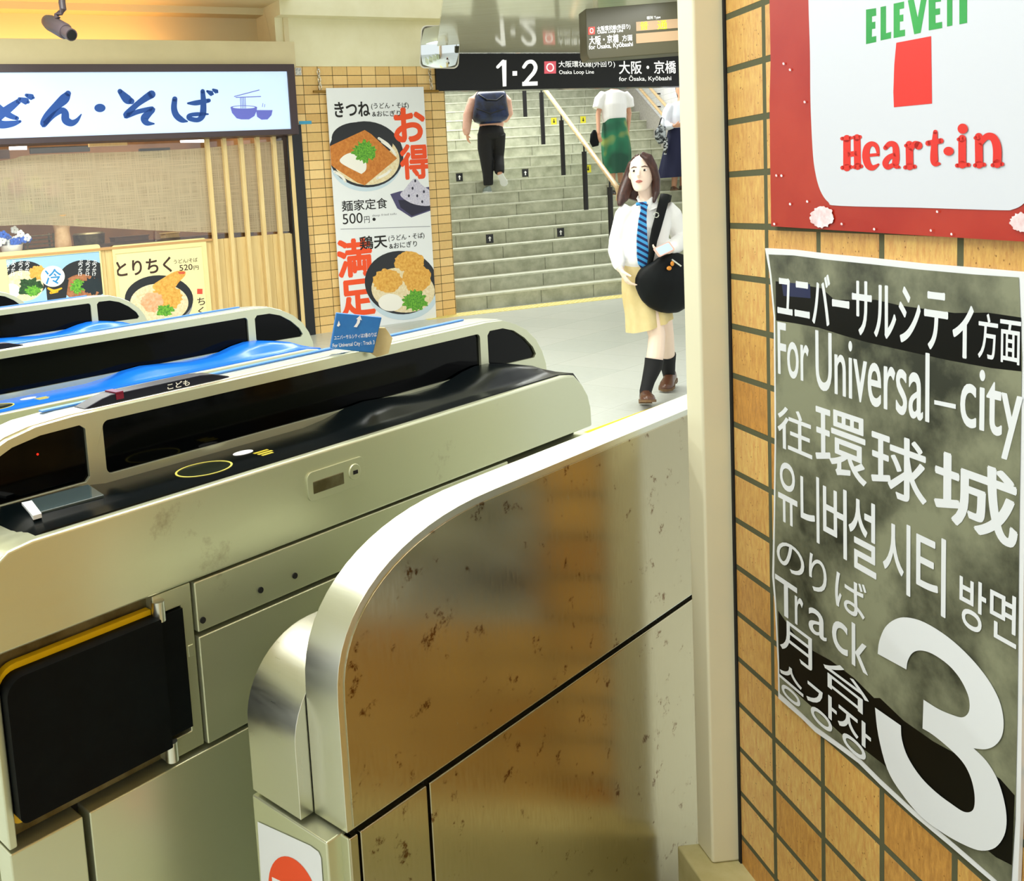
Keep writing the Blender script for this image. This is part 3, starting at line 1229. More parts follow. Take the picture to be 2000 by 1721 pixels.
prk.build('line_mark', db)
mb = MB()
hp = DP.P(u0 + 0.12, v1, -0.1)
mb.cyl(hp - Vector((0, 0, 0.02)), hp + Vector((0, 0, zc - hp.z + 0.01)), 0.022, 10)
mb.build('hanger_pole', M_cream, db)

# ------------------------------------------------------------------ safety mirror
mc = SP.pt(859, 92, 0.42)
mr_ = thing('safety_mirror', 'rounded square convex safety mirror with pale rim beside the stairs opening', 'mirror', mc)
ax_n = (Vector((-0.12, -0.98, -0.10))).normalized()
ax_u = Vector((0, 0, 1)).cross(ax_n).normalized() * 1
ax_u = (ax_u + Vector((0, 0, -0.10))).normalized()
ax_v = ax_n.cross(ax_u).normalized()
hw, hh = 0.22, 0.235


def rr_pts(w, h, r, n=6):
    return rounded(-w, -h, w, h, r, n)


mb = MB()
mb.rings([[mc + ax_u * a + ax_v * b + ax_n * d for a, b in rr_pts(hw * s, hh * s, 0.06 * s)] for s, d in ((0.86, -0.05), (1.0, -0.01), (1.0, 0.018), (0.95, 0.02))], cap=(True, False))
mb.build('rim', mat('mirror_rim', '#e4e0d2', 0.35), mr_)
mb = MB()
gr = 14
idx = {}
for i in range(gr + 1):
    for j in range(gr + 1):
        a, b = -1 + 2 * i / gr, -1 + 2 * j / gr
        # squircle mapping
        x, y = a * math.sqrt(1 - b * b / 2 * 0.55), b * math.sqrt(1 - a * a / 2 * 0.55)
        idx[i, j] = mb.vert(mc + ax_u * (x * hw * 0.97) + ax_v * (y * hh * 0.97) + ax_n * (0.016 + 0.05 * (1 - (x * x + y * y) / 2)))
for i in range(gr):
    for j in range(gr):
        mb.face((idx[i, j], idx[i + 1, j], idx[i + 1, j + 1], idx[i, j + 1]))
mb.build('glass', mat('mirror_glass', '#dfe6ea', 0.03, 1.0), mr_, smooth=80)
mb = MB()
mb.cyl(mc - ax_n * 0.04, SP.pt(859, 92, 0.16) - SP.U * 0.03, 0.018, 10)
mb.build('arm', M_cream, mr_)
# ------------------------------------------------------------------ noodle shop front
M_wood = speckle('pale_wood', '#e2c78c', '#d8ba7c', 5, 0.5, stretch=(6, 6, 0.5), detail=4)
M_wood2 = speckle('pale_wood_slat', '#ead096', '#dfc184', 6, 0.5, stretch=(8, 8, 0.5))
M_brown = speckle('dark_wood', '#6b4424', '#4d2f17', 6, 0.5, stretch=(1, 1, 8))
M_frame = mat('sign_frame', '#3a2b30', 0.4)
uS0 = SP.uv(0, 400)[0] - 1.2
uP0, uP1 = SP.uv(592, 430)[0] - 0.17, SP.uv(592, 430)[0] + 0.02
vSill = SP.uv(300, 478)[1]
vSign0, vSign1 = SP.uv(578, 262)[1], SP.uv(574, 125)[1]

# post
mb = MB()
frame_box(mb, SP, uP0 + 0.02, uP1 + 0.02, 0, vSign0 + 0.1, -0.2, 0.04)
struct(mb.build('trim_3', mat('post_black', '#0c1016', 0.35), smooth=0, bevel=0.004))
# panelled lower wall
mb = MB()
u = uS0
k = 0
while u < uP0:
    w = 0.145
    frame_box(mb, SP, u + 0.003, min(u + w - 0.003, uP0), 0, vSill, -0.06, 0.0)
    u += w
frame_box(mb, SP, uS0, uP0 + 0.02, 0, vSill - 0.01, -0.08, -0.006)
struct(mb.build('wall_shop', M_wood, smooth=0))
mb = MB()
frame_box(mb, SP, uS0, SP.uv(405, 480)[0] + 0.05, vSill - 0.012, vSill + 0.012, -0.22, 0.03)
struct(mb.build('trim_4', mat('sill_wood', '#c79a63', 0.45), smooth=0, bevel=0.003))
# slats
xs = [(405, 270, 421, 470), (436.6, 270, 455, 470), (470, 270, 487, 470), (501.5, 270, 520, 470), (533, 270, 552, 470), (565, 270, 583, 470)]
sl_ = thing('slat_screen', 'upright pale wooden slats at the right end of the noodle shop front', 'lattice', SP.P(SP.uv(490, 400)[0], 0, 0))
for xa, ya, xb, yb in xs:
    a = (SP.uv(xa, ya, 0.05)[0] + SP.uv(xb, yb, 0.05)[0]) / 2
    mb = MB()
    frame_box(mb, SP, a - 0.022, a + 0.022, 0.0, vSign0 - 0.004, 0.004, 0.055)
    mb.build('slat', M_wood2, sl_, smooth=0, bevel=0.003)

# lit sign box
sb_ = thing('shop_sign', 'long backlit noodle shop sign with blue brush lettering and a bowl mark', 'sign', SP.P(SP.uv(290, 200)[0], vSign0, 0.1))
wS = 0.26
a0, b0 = SP.uv(578, 262, wS)
a1, b1 = SP.uv(572, 125, wS)
uR, vB, vT = SP.uv(580, 200, wS)[0], b0, b1
li = (SP.uv(566, 200, wS)[0], SP.uv(560, 252, wS)[1], SP.uv(560, 139, wS)[1])
mb = MB()
mb.prism([(uS0, vB), (uR, vB), (uR, vT), (uS0, vT)], lambda a, b, d: SP.P(a, b, d), 0.03, wS, holes=[[(uS0 + 0.1, li[1]), (li[0], li[1]), (li[0], li[2]), (uS0 + 0.1, li[2])]])
frame_box(mb, SP, uS0, uR, vB, vT, 0.0, 0.04)
mb.build('frame', M_frame, sb_, smooth=0, bevel=0.004)
M_lit = mat('lit_panel', '#b4ccea', 0.3, emit='#c6dcff', es=0.42)
mb = MB()
frame_box(mb, SP, uS0 + 0.09, li[0] + 0.005, li[1] - 0.005, li[2] + 0.005, wS - 0.05, wS - 0.02)
mb.build('lit_panel', M_lit, sb_, smooth=0)
M_bl = mat('sign_blue', '#07489c', 0.5)
M_vi = mat('sign_violet', '#6a72d8', 0.5)
pr = Print(SP, wS - 0.017)
S3 = 600 / 1986


def Z(pts):
    return [(p[0] * S3, p[1] * S3) + ((p[2] * S3,) if len(p) > 2 else ()) for p in pts]


def Zb(pts):
    return [(x, y, w * 1.3) for x, y, w in Z(pts)]


pr.brush(Zb([(-60, 640, 30), (-10, 700, 40), (60, 745, 30), (110, 765, 20)]), M_bl)
pr.brush(Zb([(120, 655, 26), (60, 700, 40), (0, 745, 45), (-30, 780, 48), (10, 805, 40), (80, 800, 30), (130, 785, 14)]), M_bl)
pr.brush(Zb([(125, 640, 18), (170, 655, 34), (182, 660, 16)]), M_bl)
pr.brush(Zb([(170, 615, 16), (205, 628, 30), (216, 632, 14)]), M_bl)
pr.brush(Zb([(440, 605, 30), (415, 640, 50), (360, 690, 40), (310, 750, 42), (285, 795, 40), (290, 800, 28), (340, 750, 26), (395, 715, 30), (420, 730, 36), (425, 775, 40), (460, 795, 34), (495, 780, 22), (525, 740, 6)]), M_bl)
pr.ell(646 * S3, 698 * S3, 36 * S3, 27 * S3, M_bl)
pr.brush(Zb([(775, 590, 24), (820, 640, 44), (850, 655, 30)]), M_bl)
pr.brush(Zb([(980, 610, 40), (940, 635, 34), (880, 680, 28), (820, 740, 34), (830, 745, 26), (900, 720, 24), (985, 705, 26), (960, 735, 34), (935, 765, 40), (950, 795, 28), (995, 800, 8)]), M_bl)
pr.brush(Zb([(1130, 640, 26), (1125, 700, 30), (1140, 745, 32), (1175, 775, 28), (1210, 785, 8)]), M_bl)
pr.brush(Zb([(1215, 668, 10), (1270, 665, 26), (1350, 650, 20)]), M_bl)
pr.brush(Zb([(1310, 590, 22), (1315, 660, 28), (1310, 740, 32), (1280, 775, 24), (1225, 765, 24), (1225, 745, 18), (1280, 738, 20), (1345, 738, 8)]), M_bl)
pr.brush(Zb([(1340, 590, 12), (1368, 605, 26), (1375, 608, 12)]), M_bl)
pr.brush(Zb([(1378, 580, 12), (1400, 592, 22), (1406, 596, 10)]), M_bl)
pr.poly(Z([(1490, 693), (1500, 730), (1530, 765), (1560, 772), (1610, 772), (1645, 750), (1660, 712), (1662, 693)]), M_vi)
pr.ell(1576 * S3, 694 * S3, 86 * S3, 12 * S3, M_vi)
pr.ell(1576 * S3, 694 * S3, 72 * S3, 8 * S3, M_lit)
pr.poly(Z([(1655, 712), (1762, 712), (1755, 745), (1730, 772), (1690, 774), (1662, 755)]), M_vi)
for xq in (1556, 1566, 1576, 1586):
    pr.brush(Z([(xq - 2, 632, 4), (xq + 2, 700, 4)]), M_vi)
pr.brush(Z([(1515, 624, 5), (1675, 582, 5)]), M_vi)
pr.brush(Z([(1525, 630, 5), (1685, 624, 5)]), M_vi)
pr.brush(Z([(1700, 668, 3), (1696, 690, 3)]), M_vi)
pr.brush(Z([(1712, 675, 3), (1710, 692, 3)]), M_vi)
pr.build('lettering', sb_)

# fascia and warm cove above the sign
wF = 0.2
vF0, vF1 = SP.uv(300, 127, wF)[1], SP.uv(300, 78, wF)[1]
uF1 = SP.uv(576, 100, wF)[0]
mb = MB()
frame_box(mb, SP, uS0, uF1, vF0 - 0.03, vF1, 0.0, wF)
struct(mb.build('trim_5', speckle('fascia_paint', '#d3c59c', '#cbbd94', 2, 0.6), smooth=0, bevel=0.003))
M_cove = mat('cove_paint', '#dccfa6', 0.7)
wC = -0.45
vC1 = SP.uv(300, 32, wC)[1]
vC2 = SP.uv(300, 10, wC + 0.2)[1]
mb = MB()
frame_box(mb, SP, uS0, uF1 - 0.02, vF0, vC2 + 0.6, wC - 0.1, wC)
frame_box(mb, SP, uS0, uF1 - 0.02, vC1, vC2, wC, wC + 0.2)
frame_box(mb, SP, uS0, uF1, vC2, vC2 + 0.05, wC, 0.9)
frame_box(mb, SP, uF1 - 0.03, uF1 + 0.03, vF0, vC2 + 0.02, wC - 0.1, 0.03)
struct(mb.build('ceiling_cove', M_cove, smooth=0))
lp_ = SP.P(uF1 - 2.6, vF1 - 0.12, -0.1)
mb = MB()
mb.rings([[Vector((q.x, q.y, vC2 + d)) for q in (SP.P(uS0, 0, 0.88), SP.P(0.2, 0, 0.88), Vector((1.9, 7.9, 0)), Vector((2.2, -3, 0)), Vector((-9, -3, 0)))] for d in (0.0, 0.06)])
struct(mb.build('ceiling_hall', M_cream, smooth=0))
area('cove_lamp', lp_, 2.6, 0.08, 11, (R(140), 0, PI / 2 - AS), (1, 0.5, 0.16))

# interior
M_int = speckle('interior_wall', '#9a6c3c', '#7c5228', 2, 0.7)
mb = MB()
frame_box(mb, SP, uS0 - 0.3, uP1, 0, vT + 0.2, -2.4, -2.3)
frame_box(mb, SP, uS0 - 0.4, uS0 - 0.3, 0, vT + 0.2, -2.4, -0.05)
frame_box(mb, SP, uP0, uP0 + 0.06, 0, vT, -2.4, -0.2)
frame_box(mb, SP, uS0 - 0.3, uP1, vT, vT + 0.1, -2.4, -0.1)
struct(mb.build('wall_interior', M_int, smooth=0))
area('shop_lamp', SP.P(uP0 - 1.6, vT - 0.05, -1.2), 2.6, 0.4, 42, (0, 0, PI / 2 - AS), (1, 0.9, 0.7))
M_tube = mat('tube_light', '#ffffff', 0.4, emit='#fff4e8', es=3.0)
for k, (x0, x1, y) in enumerate(((18, 52, 289), (353, 402, 275))):
    mb = MB()
    mb.cyl(SP.pt(x0, y, -0.8), SP.pt(x1, y - 0.5, -0.8), 0.022, 10)
    tl = thing('ceiling_tube', ('lit white tube inside the shop window at the far left' if k == 0 else 'lit white tube inside the shop window beside the slats'), 'lamp', SP.pt(x0, y, -0.8), 'tube lamps inside the shop')
    mb.build('tube', M_tube, tl)
    mb = MB()
    a, b = SP.uv((x0 + x1) / 2, y, -0.8)
    frame_box(mb, SP, a - 0.28, a + 0.28, b + 0.022, b + 0.05, -0.84, -0.76)
    mb.build('fixture', M_cream, tl, smooth=0)
for k, (x0, x1, y0_, y1_, w, m, lab) in enumerate(((0, 18, 292, 310, -1.0, M_brown, 'dark hanging board inside the shop, far left'), (275, 332, 288, 310, -1.1, M_ink, 'dark menu board hanging inside the shop'), (175, 248, 272, 287, -1.2, M_wood, 'pale wooden duct box under the shop ceiling'), (60, 175, 284, 300, -1.6, M_ink, 'long dark beam box at the back of the shop'))):
    mb = MB()
    a, b = SP.uv(x0, y1_, w), SP.uv(x1, y0_, w)
    frame_box(mb, SP, a[0], b[0], a[1], b[1], w - 0.06, w)
    o = mb.build('hanging_board' if k < 2 else 'ceiling_box', m, None, smooth=0, base=SP.P(a[0], a[1], w))
    tag(o, lab, 'board' if k < 2 else 'box')
# counter with kitchen things behind the glass
mb = MB()
frame_box(mb, SP, uS0, uP0 - 0.05, 0.6, vSill + 0.03, -1.5, -0.9)
o = mb.build('counter', M_brown, None, smooth=0, base=SP.P(uP0 - 1.5, 0.6, -1.2))
o2 = mb = None
tag(o, 'dark wooden kitchen counter behind the shop window', 'counter')
for k, (x0, x1, y0_, y1_, m, nm, lab) in enumerate(((52, 105, 447, 480, M_dull, 'tray_rack', 'steel tray rack behind the shop glass by the vase'), (225, 290, 460, 478, M_brown, 'wooden_box', 'dark wooden box behind the glass below the frosted band'), (325, 350, 455, 474, M_wood, 'chopstick_box', 'pale chopstick box behind the shop glass'), (150, 215, 455, 479, M_dull, 'pot', 'steel pot behind the shop glass right of the vase'))):
    w = -0.92
    mb = MB()
    a, b = SP.uv(x0, y1_, w), SP.uv(x1, y0_, w)
    base_v = vSill + 0.033
    if nm == 'pot':
        mb.loft([SP.P((a[0] + b[0]) / 2, base_v, w - 0.2), SP.P((a[0] + b[0]) / 2, b[1], w - 0.2)], [0.17, 0.18], 20)
        mb.loft([SP.P((a[0] + b[0]) / 2, b[1], w - 0.2), SP.P((a[0] + b[0]) / 2, b[1] + 0.02, w - 0.2)], [0.185, 0.16], 20)
    elif nm == 'tray_rack':
        for q in range(4):
            frame_box(mb, SP, a[0], b[0], base_v + 0.045 * q, base_v + 0.045 * q + 0.012, w - 0.25, w)
        for uu in (a[0], b[0] - 0.02):
            frame_box(mb, SP, uu, uu + 0.02, base_v, base_v + 0.16, w - 0.02, w)
            frame_box(mb, SP, uu, uu + 0.02, base_v, base_v + 0.16, w - 0.25, w - 0.23)
    else:
        frame_box(mb, SP, a[0], b[0], base_v, b[1], w - 0.2, w)
        frame_box(mb, SP, a[0] - 0.01, b[0] + 0.01, b[1], b[1] + 0.012, w - 0.21, w + 0.01)
    o = mb.build(nm, m, None, base=SP.P(a[0], base_v, w), bevel=0.003)
    tag(o, lab, nm.split('_')[-1])

# window glass and woven film
m = bpy.data.materials.new('window_glass')
m.use_nodes = True
nt, nn, ln, b = nodes(m)
tr, gl, ms = N(nt, 'ShaderNodeBsdfTransparent'), N(nt, 'ShaderNodeBsdfGlossy', i_Roughness=0.02), N(nt, 'ShaderNodeMixShader', i_Fac=0.07)
ln.new(tr.outputs[0], ms.inputs[1])
ln.new(gl.outputs[0], ms.inputs[2])
ln.new(ms.outputs[0], nn['Material Output'].inputs[0])
mb = MB()
frame_box(mb, SP, uS0, uP0 + 0.02, vSill, vSign0 + 0.3, -0.03, -0.024)
struct(mb.build('window_1', m, smooth=0))
m = bpy.data.materials.new('woven_film')
m.use_nodes = True
nt, nn, ln, b = nodes(m)
b.inputs['Base Color'].default_value = hexc('#cdc3a8')
b.inputs['Roughness'].default_value = 0.7
uvn = N(nt, 'ShaderNodeUVMap')
fac = None
for sx, sy in ((75, 1.6), (1.6, 75)):
    mp = N(nt, 'ShaderNodeMapping')
    mp.inputs['Scale'].default_value = (sx, sy, 1)
    nz = N(nt, 'ShaderNodeTexNoise', i_Scale=1.6, i_Detail=3.0)
    ln.new(uvn.outputs[0], mp.inputs['Vector'])
    ln.new(mp.outputs[0], nz.inputs['Vector'])
    if fac is None:
        fac = nz.outputs['Fac']
    else:
        ad = N(nt, 'ShaderNodeMath', operation='MAXIMUM')
        ln.new(fac, ad.inputs[0])
        ln.new(nz.outputs['Fac'], ad.inputs[1])
        fac = ad.outputs[0]
rp = ramp(nt, [(0.36, 0.5), (0.6, 0.93)])
ln.new(fac, rp.inputs['Fac'])
tr, tl_, ms = N(nt, 'ShaderNodeBsdfTransparent'), N(nt, 'ShaderNodeBsdfTranslucent'), N(nt, 'ShaderNodeMixShader')
tl_.inputs['Color'].default_value = hexc('#cabb98')
m2 = N(nt, 'ShaderNodeMixShader', i_Fac=0.4)
ln.new(b.outputs[0], m2.inputs[1])
ln.new(tl_.outputs[0], m2.inputs[2])
ln.new(rp.outputs['Color'], ms.inputs[0])
ln.new(tr.outputs[0], ms.inputs[1])
ln.new(m2.outputs[0], ms.inputs[2])
ln.new(ms.outputs[0], nn['Material Output'].inputs[0])
up = [(0, 1040), (150, 1008), (400, 995), (700, 985), (1000, 975), (1330, 955), (1600, 930), (1880, 905)]
dn = [(0, 1460), (300, 1455), (700, 1475), (1000, 1490), (1350, 1503), (1600, 1503), (1900, 1492)]
uu = [SP.uv(x * S3, y * S3, -0.02) for x, y in up]
dd_ = [SP.uv(x * S3, y * S3, -0.02) for x, y in dn]
uu[-1] = (uP0, uu[-1][1])
dd_[-1] = (uP0, dd_[-1][1])
uu.insert(0, (uS0, uu[0][1] - 0.1))
dd_.insert(0, (uS0, dd_[0][1] + 0.02))
uu = spline(uu, 5, False)
dd_ = spline(dd_, 5, False)
mb = MB()
mb.prism(dd_ + list(reversed(uu)), lambda a, b, d: SP.P(a, b, d), -0.023, -0.0225, side=False, caps=(True, False))
fo = mb.build('window_film', m, None, smooth=0, base=SP.P(dd_[0][0] + 1, dd_[0][1], -0.02))
quad_uv(fo, lambda p: ((p - SP.o).dot(SP.U), p.z))
tag(fo, 'woven beige frosting band with wavy edges across the shop window', 'window film')

# vase with flowers, and blue flowers on the sill
vb = SP.P(SP.uv(124, 480, -0.13)[0], vSill + 0.012, -0.13)
vs = thing('flower_vase', 'tall pale vase of pink flowers behind the frosted shop window', 'vase', vb)
mb = MB()
mb.loft([vb, vb + Vector((0, 0, 0.06)), vb + Vector((0, 0, 0.2)), vb + Vector((0, 0, 0.33)), vb + Vector((0, 0, 0.36))], [0.075, 0.085, 0.075, 0.10, 0.115], 20, cap=(True, False))
mb.build('body', speckle('vase_glaze', '#ddb98c', '#c79c68', 12, 0.4), vs)
rnd = random.Random(3)
M_pinkf, M_petal_y = mat('petal_pink', '#c22a6e', 0.6), mat('petal_yellow', '#d9c84a', 0.6)
M_stem = mat('stem_green', '#6f8a3a', 0.6)
for k in range(9):
    tip = vb + SP.U * rnd.uniform(-0.5, 0.05) + Vector((0, 0, rnd.uniform(0.45, 0.78))) + SP.N * rnd.uniform(-0.12, 0.03)
    mb = MB()
    mb.loft([vb + Vector((0, 0, 0.3)), vb.lerp(tip, 0.6) + Vector((0, 0, 0.08)), tip], 0.006, 6)
    fs = mb.build('stem', M_stem, vs)
    mb = MB()
    for q in range(6):
        a = q * PI / 3
        mb.ball(tip + SP.U * 0.04 * math.cos(a) + Vector((0, 0, 0.04 * math.sin(a))), 0.035, 0.02, 0.035, 8, 6)
    mb.build('flower', M_pinkf if k < 6 else M_petal_y, fs)
bb = SP.P(SP.uv(24, 486, -0.1)[0], vSill + 0.012, -0.12)
fb_ = thing('flower_posy', 'small posy of blue and white flowers on the window sill at the left edge', 'flowers', bb)
mb = MB()
mb.loft([bb, bb + Vector((0, 0, 0.05)), bb + Vector((0, 0, 0.1))], [0.07, 0.1, 0.11], 16)
mb.build('pot', mat('pot_white', '#e6e4dc', 0.4), fb_)
M_pb, M_pw = mat('petal_blue', '#1f62c8', 0.6), mat('petal_white', '#eef0ea', 0.6)
for k in range(26):
    c = bb + SP.U * rnd.gauss(0, 0.08) + SP.N * rnd.uniform(-0.06, 0.08) + Vector((0, 0, 0.12 + abs(rnd.gauss(0, 0.05))))
    mb = MB()
    for q in range(5):
        a = q * 2 * PI / 5
        mb.ball(c + SP.U * 0.022 * math.cos(a) + Vector((0, 0, 0.022 * math.sin(a))), 0.02, 0.014, 0.02, 7, 5)
    mb.build('flower', M_pb if rnd.random() < 0.6 else M_pw, fb_)

# ------------------------------------------------------------------ framed menu posters under the window
M_posterf = mat('poster_frame', '#f0e0a2', 0.5)
M_y = mat('poster_yellow', '#f2e7b0', 0.6)
M_noodle = speckle('noodle', '#f1e4c4', '#e2cc9c', 40, 0.6)
M_fry = speckle('batter', '#eebc5c', '#d8973a', 34, 0.6, detail=8)
M_tofu = speckle('fried_tofu', '#d68a3c', '#c06f26', 30, 0.6, detail=8)
M_green = speckle('spring_onion', '#7cc23a', '#2f7a22', 60, 0.6, detail=6)
M_dkgreen = speckle('seaweed', '#2d5a2c', '#123018', 50, 0.6)
M_bowl, M_bowl2 = mat('bowl_black', '#1d2026', 0.4), mat('bowl_side', '#c9dbe8', 0.5)
M_eggw = mat('egg_white', '#f5f2ea', 0.5)
M_sky = mat('poster_sky', '#9fc8ea', 0.6)
M_blueink = mat('blue_ink', '#1a86c8', 0.5)
M_redink = mat('red_ink', '#e0503c', 0.5)
M_brink = mat('brown_ink', '#3a1f10', 0.6)


def menu_poster(lab, box_px, pic_px, draw):
    l, t, r, b = box_px
    u0, v1 = SP.uv(l, t)
    u1, v0 = SP.uv(r, t + 5)[0], SP.uv(l, b)[1]
    g = thing('menu_poster', lab, 'poster', SP.P((u0 + u1) / 2, v0, 0.02), 'framed menu posters under the shop window')
    pu0, pv1 = SP.uv(pic_px[0], pic_px[1])
    pu1, pv0 = SP.uv(pic_px[2], pic_px[1])[0], v0 + 0.06
    mb = MB()
    mb.prism(rounded(u0, v0, u1, v1, 0.03), lambda a, b_, d: SP.P(a, b_, d), 0.002, 0.024, holes=[[(pu0, pv0), (pu1, pv0), (pu1, pv1), (pu0, pv1)]])
    mb.build('frame', M_posterf, g, smooth=0, bevel=0.003)
    pr = Print(SP, 0.014, (pu0, pv0, pu1, pv1))
    draw(pr, [(pu0, pv0), (pu1, pv0), (pu1, pv1), (pu0, pv1)])
    pr.build('picture', g)


Q = 640 / 2000


def pz(x, y):
    return x * Q, 440 + y * Q


def draw_a(p, q):
    p.poly(q, M_sky, True)
    p.ell(*pz(150, 330), 46, 36, M_bowl)
    p.ell(*pz(140, 370), 40, 30, M_noodle)
    p.ell(*pz(520, 330), 52, 38, M_bowl)
    p.ell(*pz(500, 380), 36, 26, speckle('sauced_meat', '#b87a52', '#8f5636', 30, 0.6))
    p.ell(*pz(230, 290), 16, 14, M_fry, jag=0.3, seed=4)
    p.ell(*pz(70, 400), 17, 14, M_eggw)
    p.ell(*pz(180, 375), 22, 17, M_dkgreen, jag=0.5, seed=2)
    p.ell(*pz(200, 400), 14, 10, M_green, jag=0.6, seed=6)
    p.ell(*pz(475, 375), 14, 13, M_green, jag=0.6, seed=3)
    p.ell(*pz(560, 370), 19, 16, mat('seaweed_dark', '#12242c', 0.5), jag=0.4, seed=5)
    p.poly([pz(275, 330), pz(420, 330), pz(400, 470), pz(290, 470)], M_bowl)
    p.ell(*pz(322, 312), 23.5, 20.5, M_eggw)
    p.tx('冷', *pz(276, 268), *pz(374, 360), M_blueink, 0.02)
    p.brush([pz(295, 385) + (4,), pz(330, 400) + (5,), pz(375, 385) + (3,)], mat('gold_ink', '#f2b822', 0.5))
    p.brush([pz(310, 412) + (5,), pz(350, 405) + (4,)], MATS['gold_ink'])
    for x, n in ((45, 3), (80, 4), (125, 4), (165, 3), (490, 4), (535, 4), (575, 4)):
        p.tx('ぶっかけ'[:n][0] + '', *pz(x - 14, 212), *pz(x + 16, 236), M_white, 0.02)
        for k in range(1, n):
            p.tx('ぶっかけ'[k], *pz(x - 12, 212 + 25 * k), *pz(x + 12, 234 + 25 * k), M_white, 0.02)


menu_poster('cream framed menu poster with a blue 冷 character between two bowls, left one', (-12, 493, 196, 680), (11, 507), draw_a) if 0 else menu_poster('cream framed menu poster with a blue character on a white disc', (-12, 494, 196, 690), (11, 507, 194, 0), draw_a)


def draw_b(p, q):
    p.poly(q, M_y, True)
    p.ell(*pz(970, 470), 66, 52, mat('bowl_grey', '#8d8f9a', 0.5))
    p.ell(*pz(970, 452), 67, 47, M_bowl)
    p.ell(*pz(972, 475), 57, 38, M_noodle)
    p.poly([pz(*c) for c in spline([(930, 372), (1000, 320), (1070, 282), (1125, 280), (1130, 305), (1090, 350), (1060, 385), (980, 410)], 5)], M_fry)
    p.poly([pz(*c) for c in ((1085, 284), (1132, 282), (1126, 298), (1092, 298))], mat('prawn_tail', '#d8573a', 0.5))
    p.ell(*pz(1020, 440), 29, 25, M_fry, jag=0.18, seed=8)
    p.ell(*pz(930, 470), 22, 20, speckle('prawn_pink', '#efc09a', '#e0a070', 30, 0.6), jag=0.2, seed=9)
    p.ell(*pz(1005, 520), 16, 11, M_green, jag=0.5, seed=2)
    p.tx('とりちく', *pz(710, 208), *pz(1046, 300), M_brink, 0.035)
    p.tx('うどん/そば', *pz(1060, 204), *pz(1206, 229), M_brink, 0.015)
    p.tx('520', *pz(1095, 240), *pz(1175, 275), M_brink, 0.02)
    p.tx('円', *pz(1182, 247), *pz(1212, 272), M_brink, 0.02)
    p.poly([pz(1203, 388), pz(1236, 388), pz(1236, 420), pz(1203, 420)], M_redink)
    p.tx('ち', *pz(1205, 442), *pz(1250, 487), M_brink, 0.02)
    p.tx('く', *pz(1210, 500), *pz(1246, 545), M_brink, 0.02)


menu_poster('cream framed menu poster with one large noodle bowl and prawn, priced 520円', (217, 480, 402, 690), (224, 496, 394, 0), draw_b)

# ------------------------------------------------------------------ hanging banner on the tiled wall
wB = 0.05
rod_y = 179
bu0, bv1 = SP.uv(639, 172, wB)
bu1 = SP.uv(826, 172, wB)[0]
bv0 = SP.uv(853, 712, wB)[1]
bu0 = SP.uv(652, 400, wB)[0]
bu1 = SP.uv(840, 400, wB)[0]
bn = thing('hanging_banner', 'tall white noodle set menu banner with two bowls hanging on the tiled wall', 'banner', SP.P((bu0 + bu1) / 2, bv0, wB))
mb = MB()
mb.prism([(bu0, bv0), (bu1, bv0), (bu1, bv1), (bu0, bv1)], lambda a, b, d: SP.P(a, b, d), wB - 0.004, wB)
mb.build('sheet', M_paper, bn, smooth=0)
mb = MB()
mb.cyl(SP.pt(612, 179, wB - 0.02), SP.pt(856, 178, wB - 0.02), 0.014, 10)
mb.build('rod', mat('rod_bamboo', '#8f6a1e', 0.5), bn)
ex = 140 / 1
B3 = 320 / 983


def bz(x, y):
    return 600 + x * B3, 140 + y * B3


pr = Print(SP, wB + 0.001, (bu0, bv0, bu1, bv1))
pr.ell(*bz(350, 540), 70, 58, M_bowl2)
pr.ell(*bz(352, 496), 73.5, 64.5, M_bowl, rot=0.12)
pr.ell(*bz(352, 520), 66, 52, M_noodle, rot=0.12)
pr.ell(*bz(330, 415), 60, 36, M_bowl, rot=0.12)
pr.poly([bz(*c) for c in ((100, 470), (150, 440), (345, 350), (385, 375), (540, 520), (345, 682), (300, 665), (160, 575), (100, 520))], M_tofu)
pr.poly([bz(*c) for c in spline([(203, 548), (212, 510), (262, 487), (312, 500), (352, 545), (352, 590), (325, 614, 0)], 5)], M_eggw)
pr.ell(*bz(338, 480), 21, 20, M_green, jag=0.5, seed=5)
for c in ((430, 400, 510, 470), (450, 420, 530, 500), (165, 600, 230, 660), (420, 640, 500, 590)):
    pr.brush([bz(c[0], c[1]) + (5,), bz((c[0] + c[2]) / 2 + 12, (c[1] + c[3]) / 2) + (5,), bz(c[2], c[3]) + (4,)], M_eggw)
pr.text('お', bz(525, 320), bz(702, 320), bz(610, 222), bz(610, 416), M_orange, 0.06)
pr.text('得', bz(562, 540), bz(725, 540), bz(640, 440), bz(640, 640), M_orange, 0.05)
M_tray = mat('tray_violet', '#4c4870', 0.5)
M_trayd = mat('tray_dark', '#25233a', 0.5)
M_rice = speckle('rice', '#dcd9e6', '#b9b4ce', 60, 0.6)
pr.poly([bz(*c) for c in ((498, 735), (555, 718), (740, 690), (745, 832), (625, 875), (540, 820))], M_tray)
pr.poly([bz(*c) for c in ((545, 770), (740, 770), (740, 826), (628, 866), (560, 815))], M_trayd)
pr.poly([bz(*c) for c in spline([(645, 640), (690, 682), (745, 725), (745, 800), (640, 795), (560, 745), (585, 705)], 5)], M_rice)
for c in ((632, 700), (660, 745), (690, 780), (610, 745), (648, 655), (700, 720)):
    pr.ell(*bz(*c), 2, 3, M_trayd, 10)
pr.text('きつね', bz(165, 225), bz(374, 225), bz(270, 182), bz(270, 270), M_ink, 0.035)
pr.text('(うどん・そば)', bz(384, 207), bz(608, 202), bz(500, 186), bz(500, 226), M_ink, 0.012)
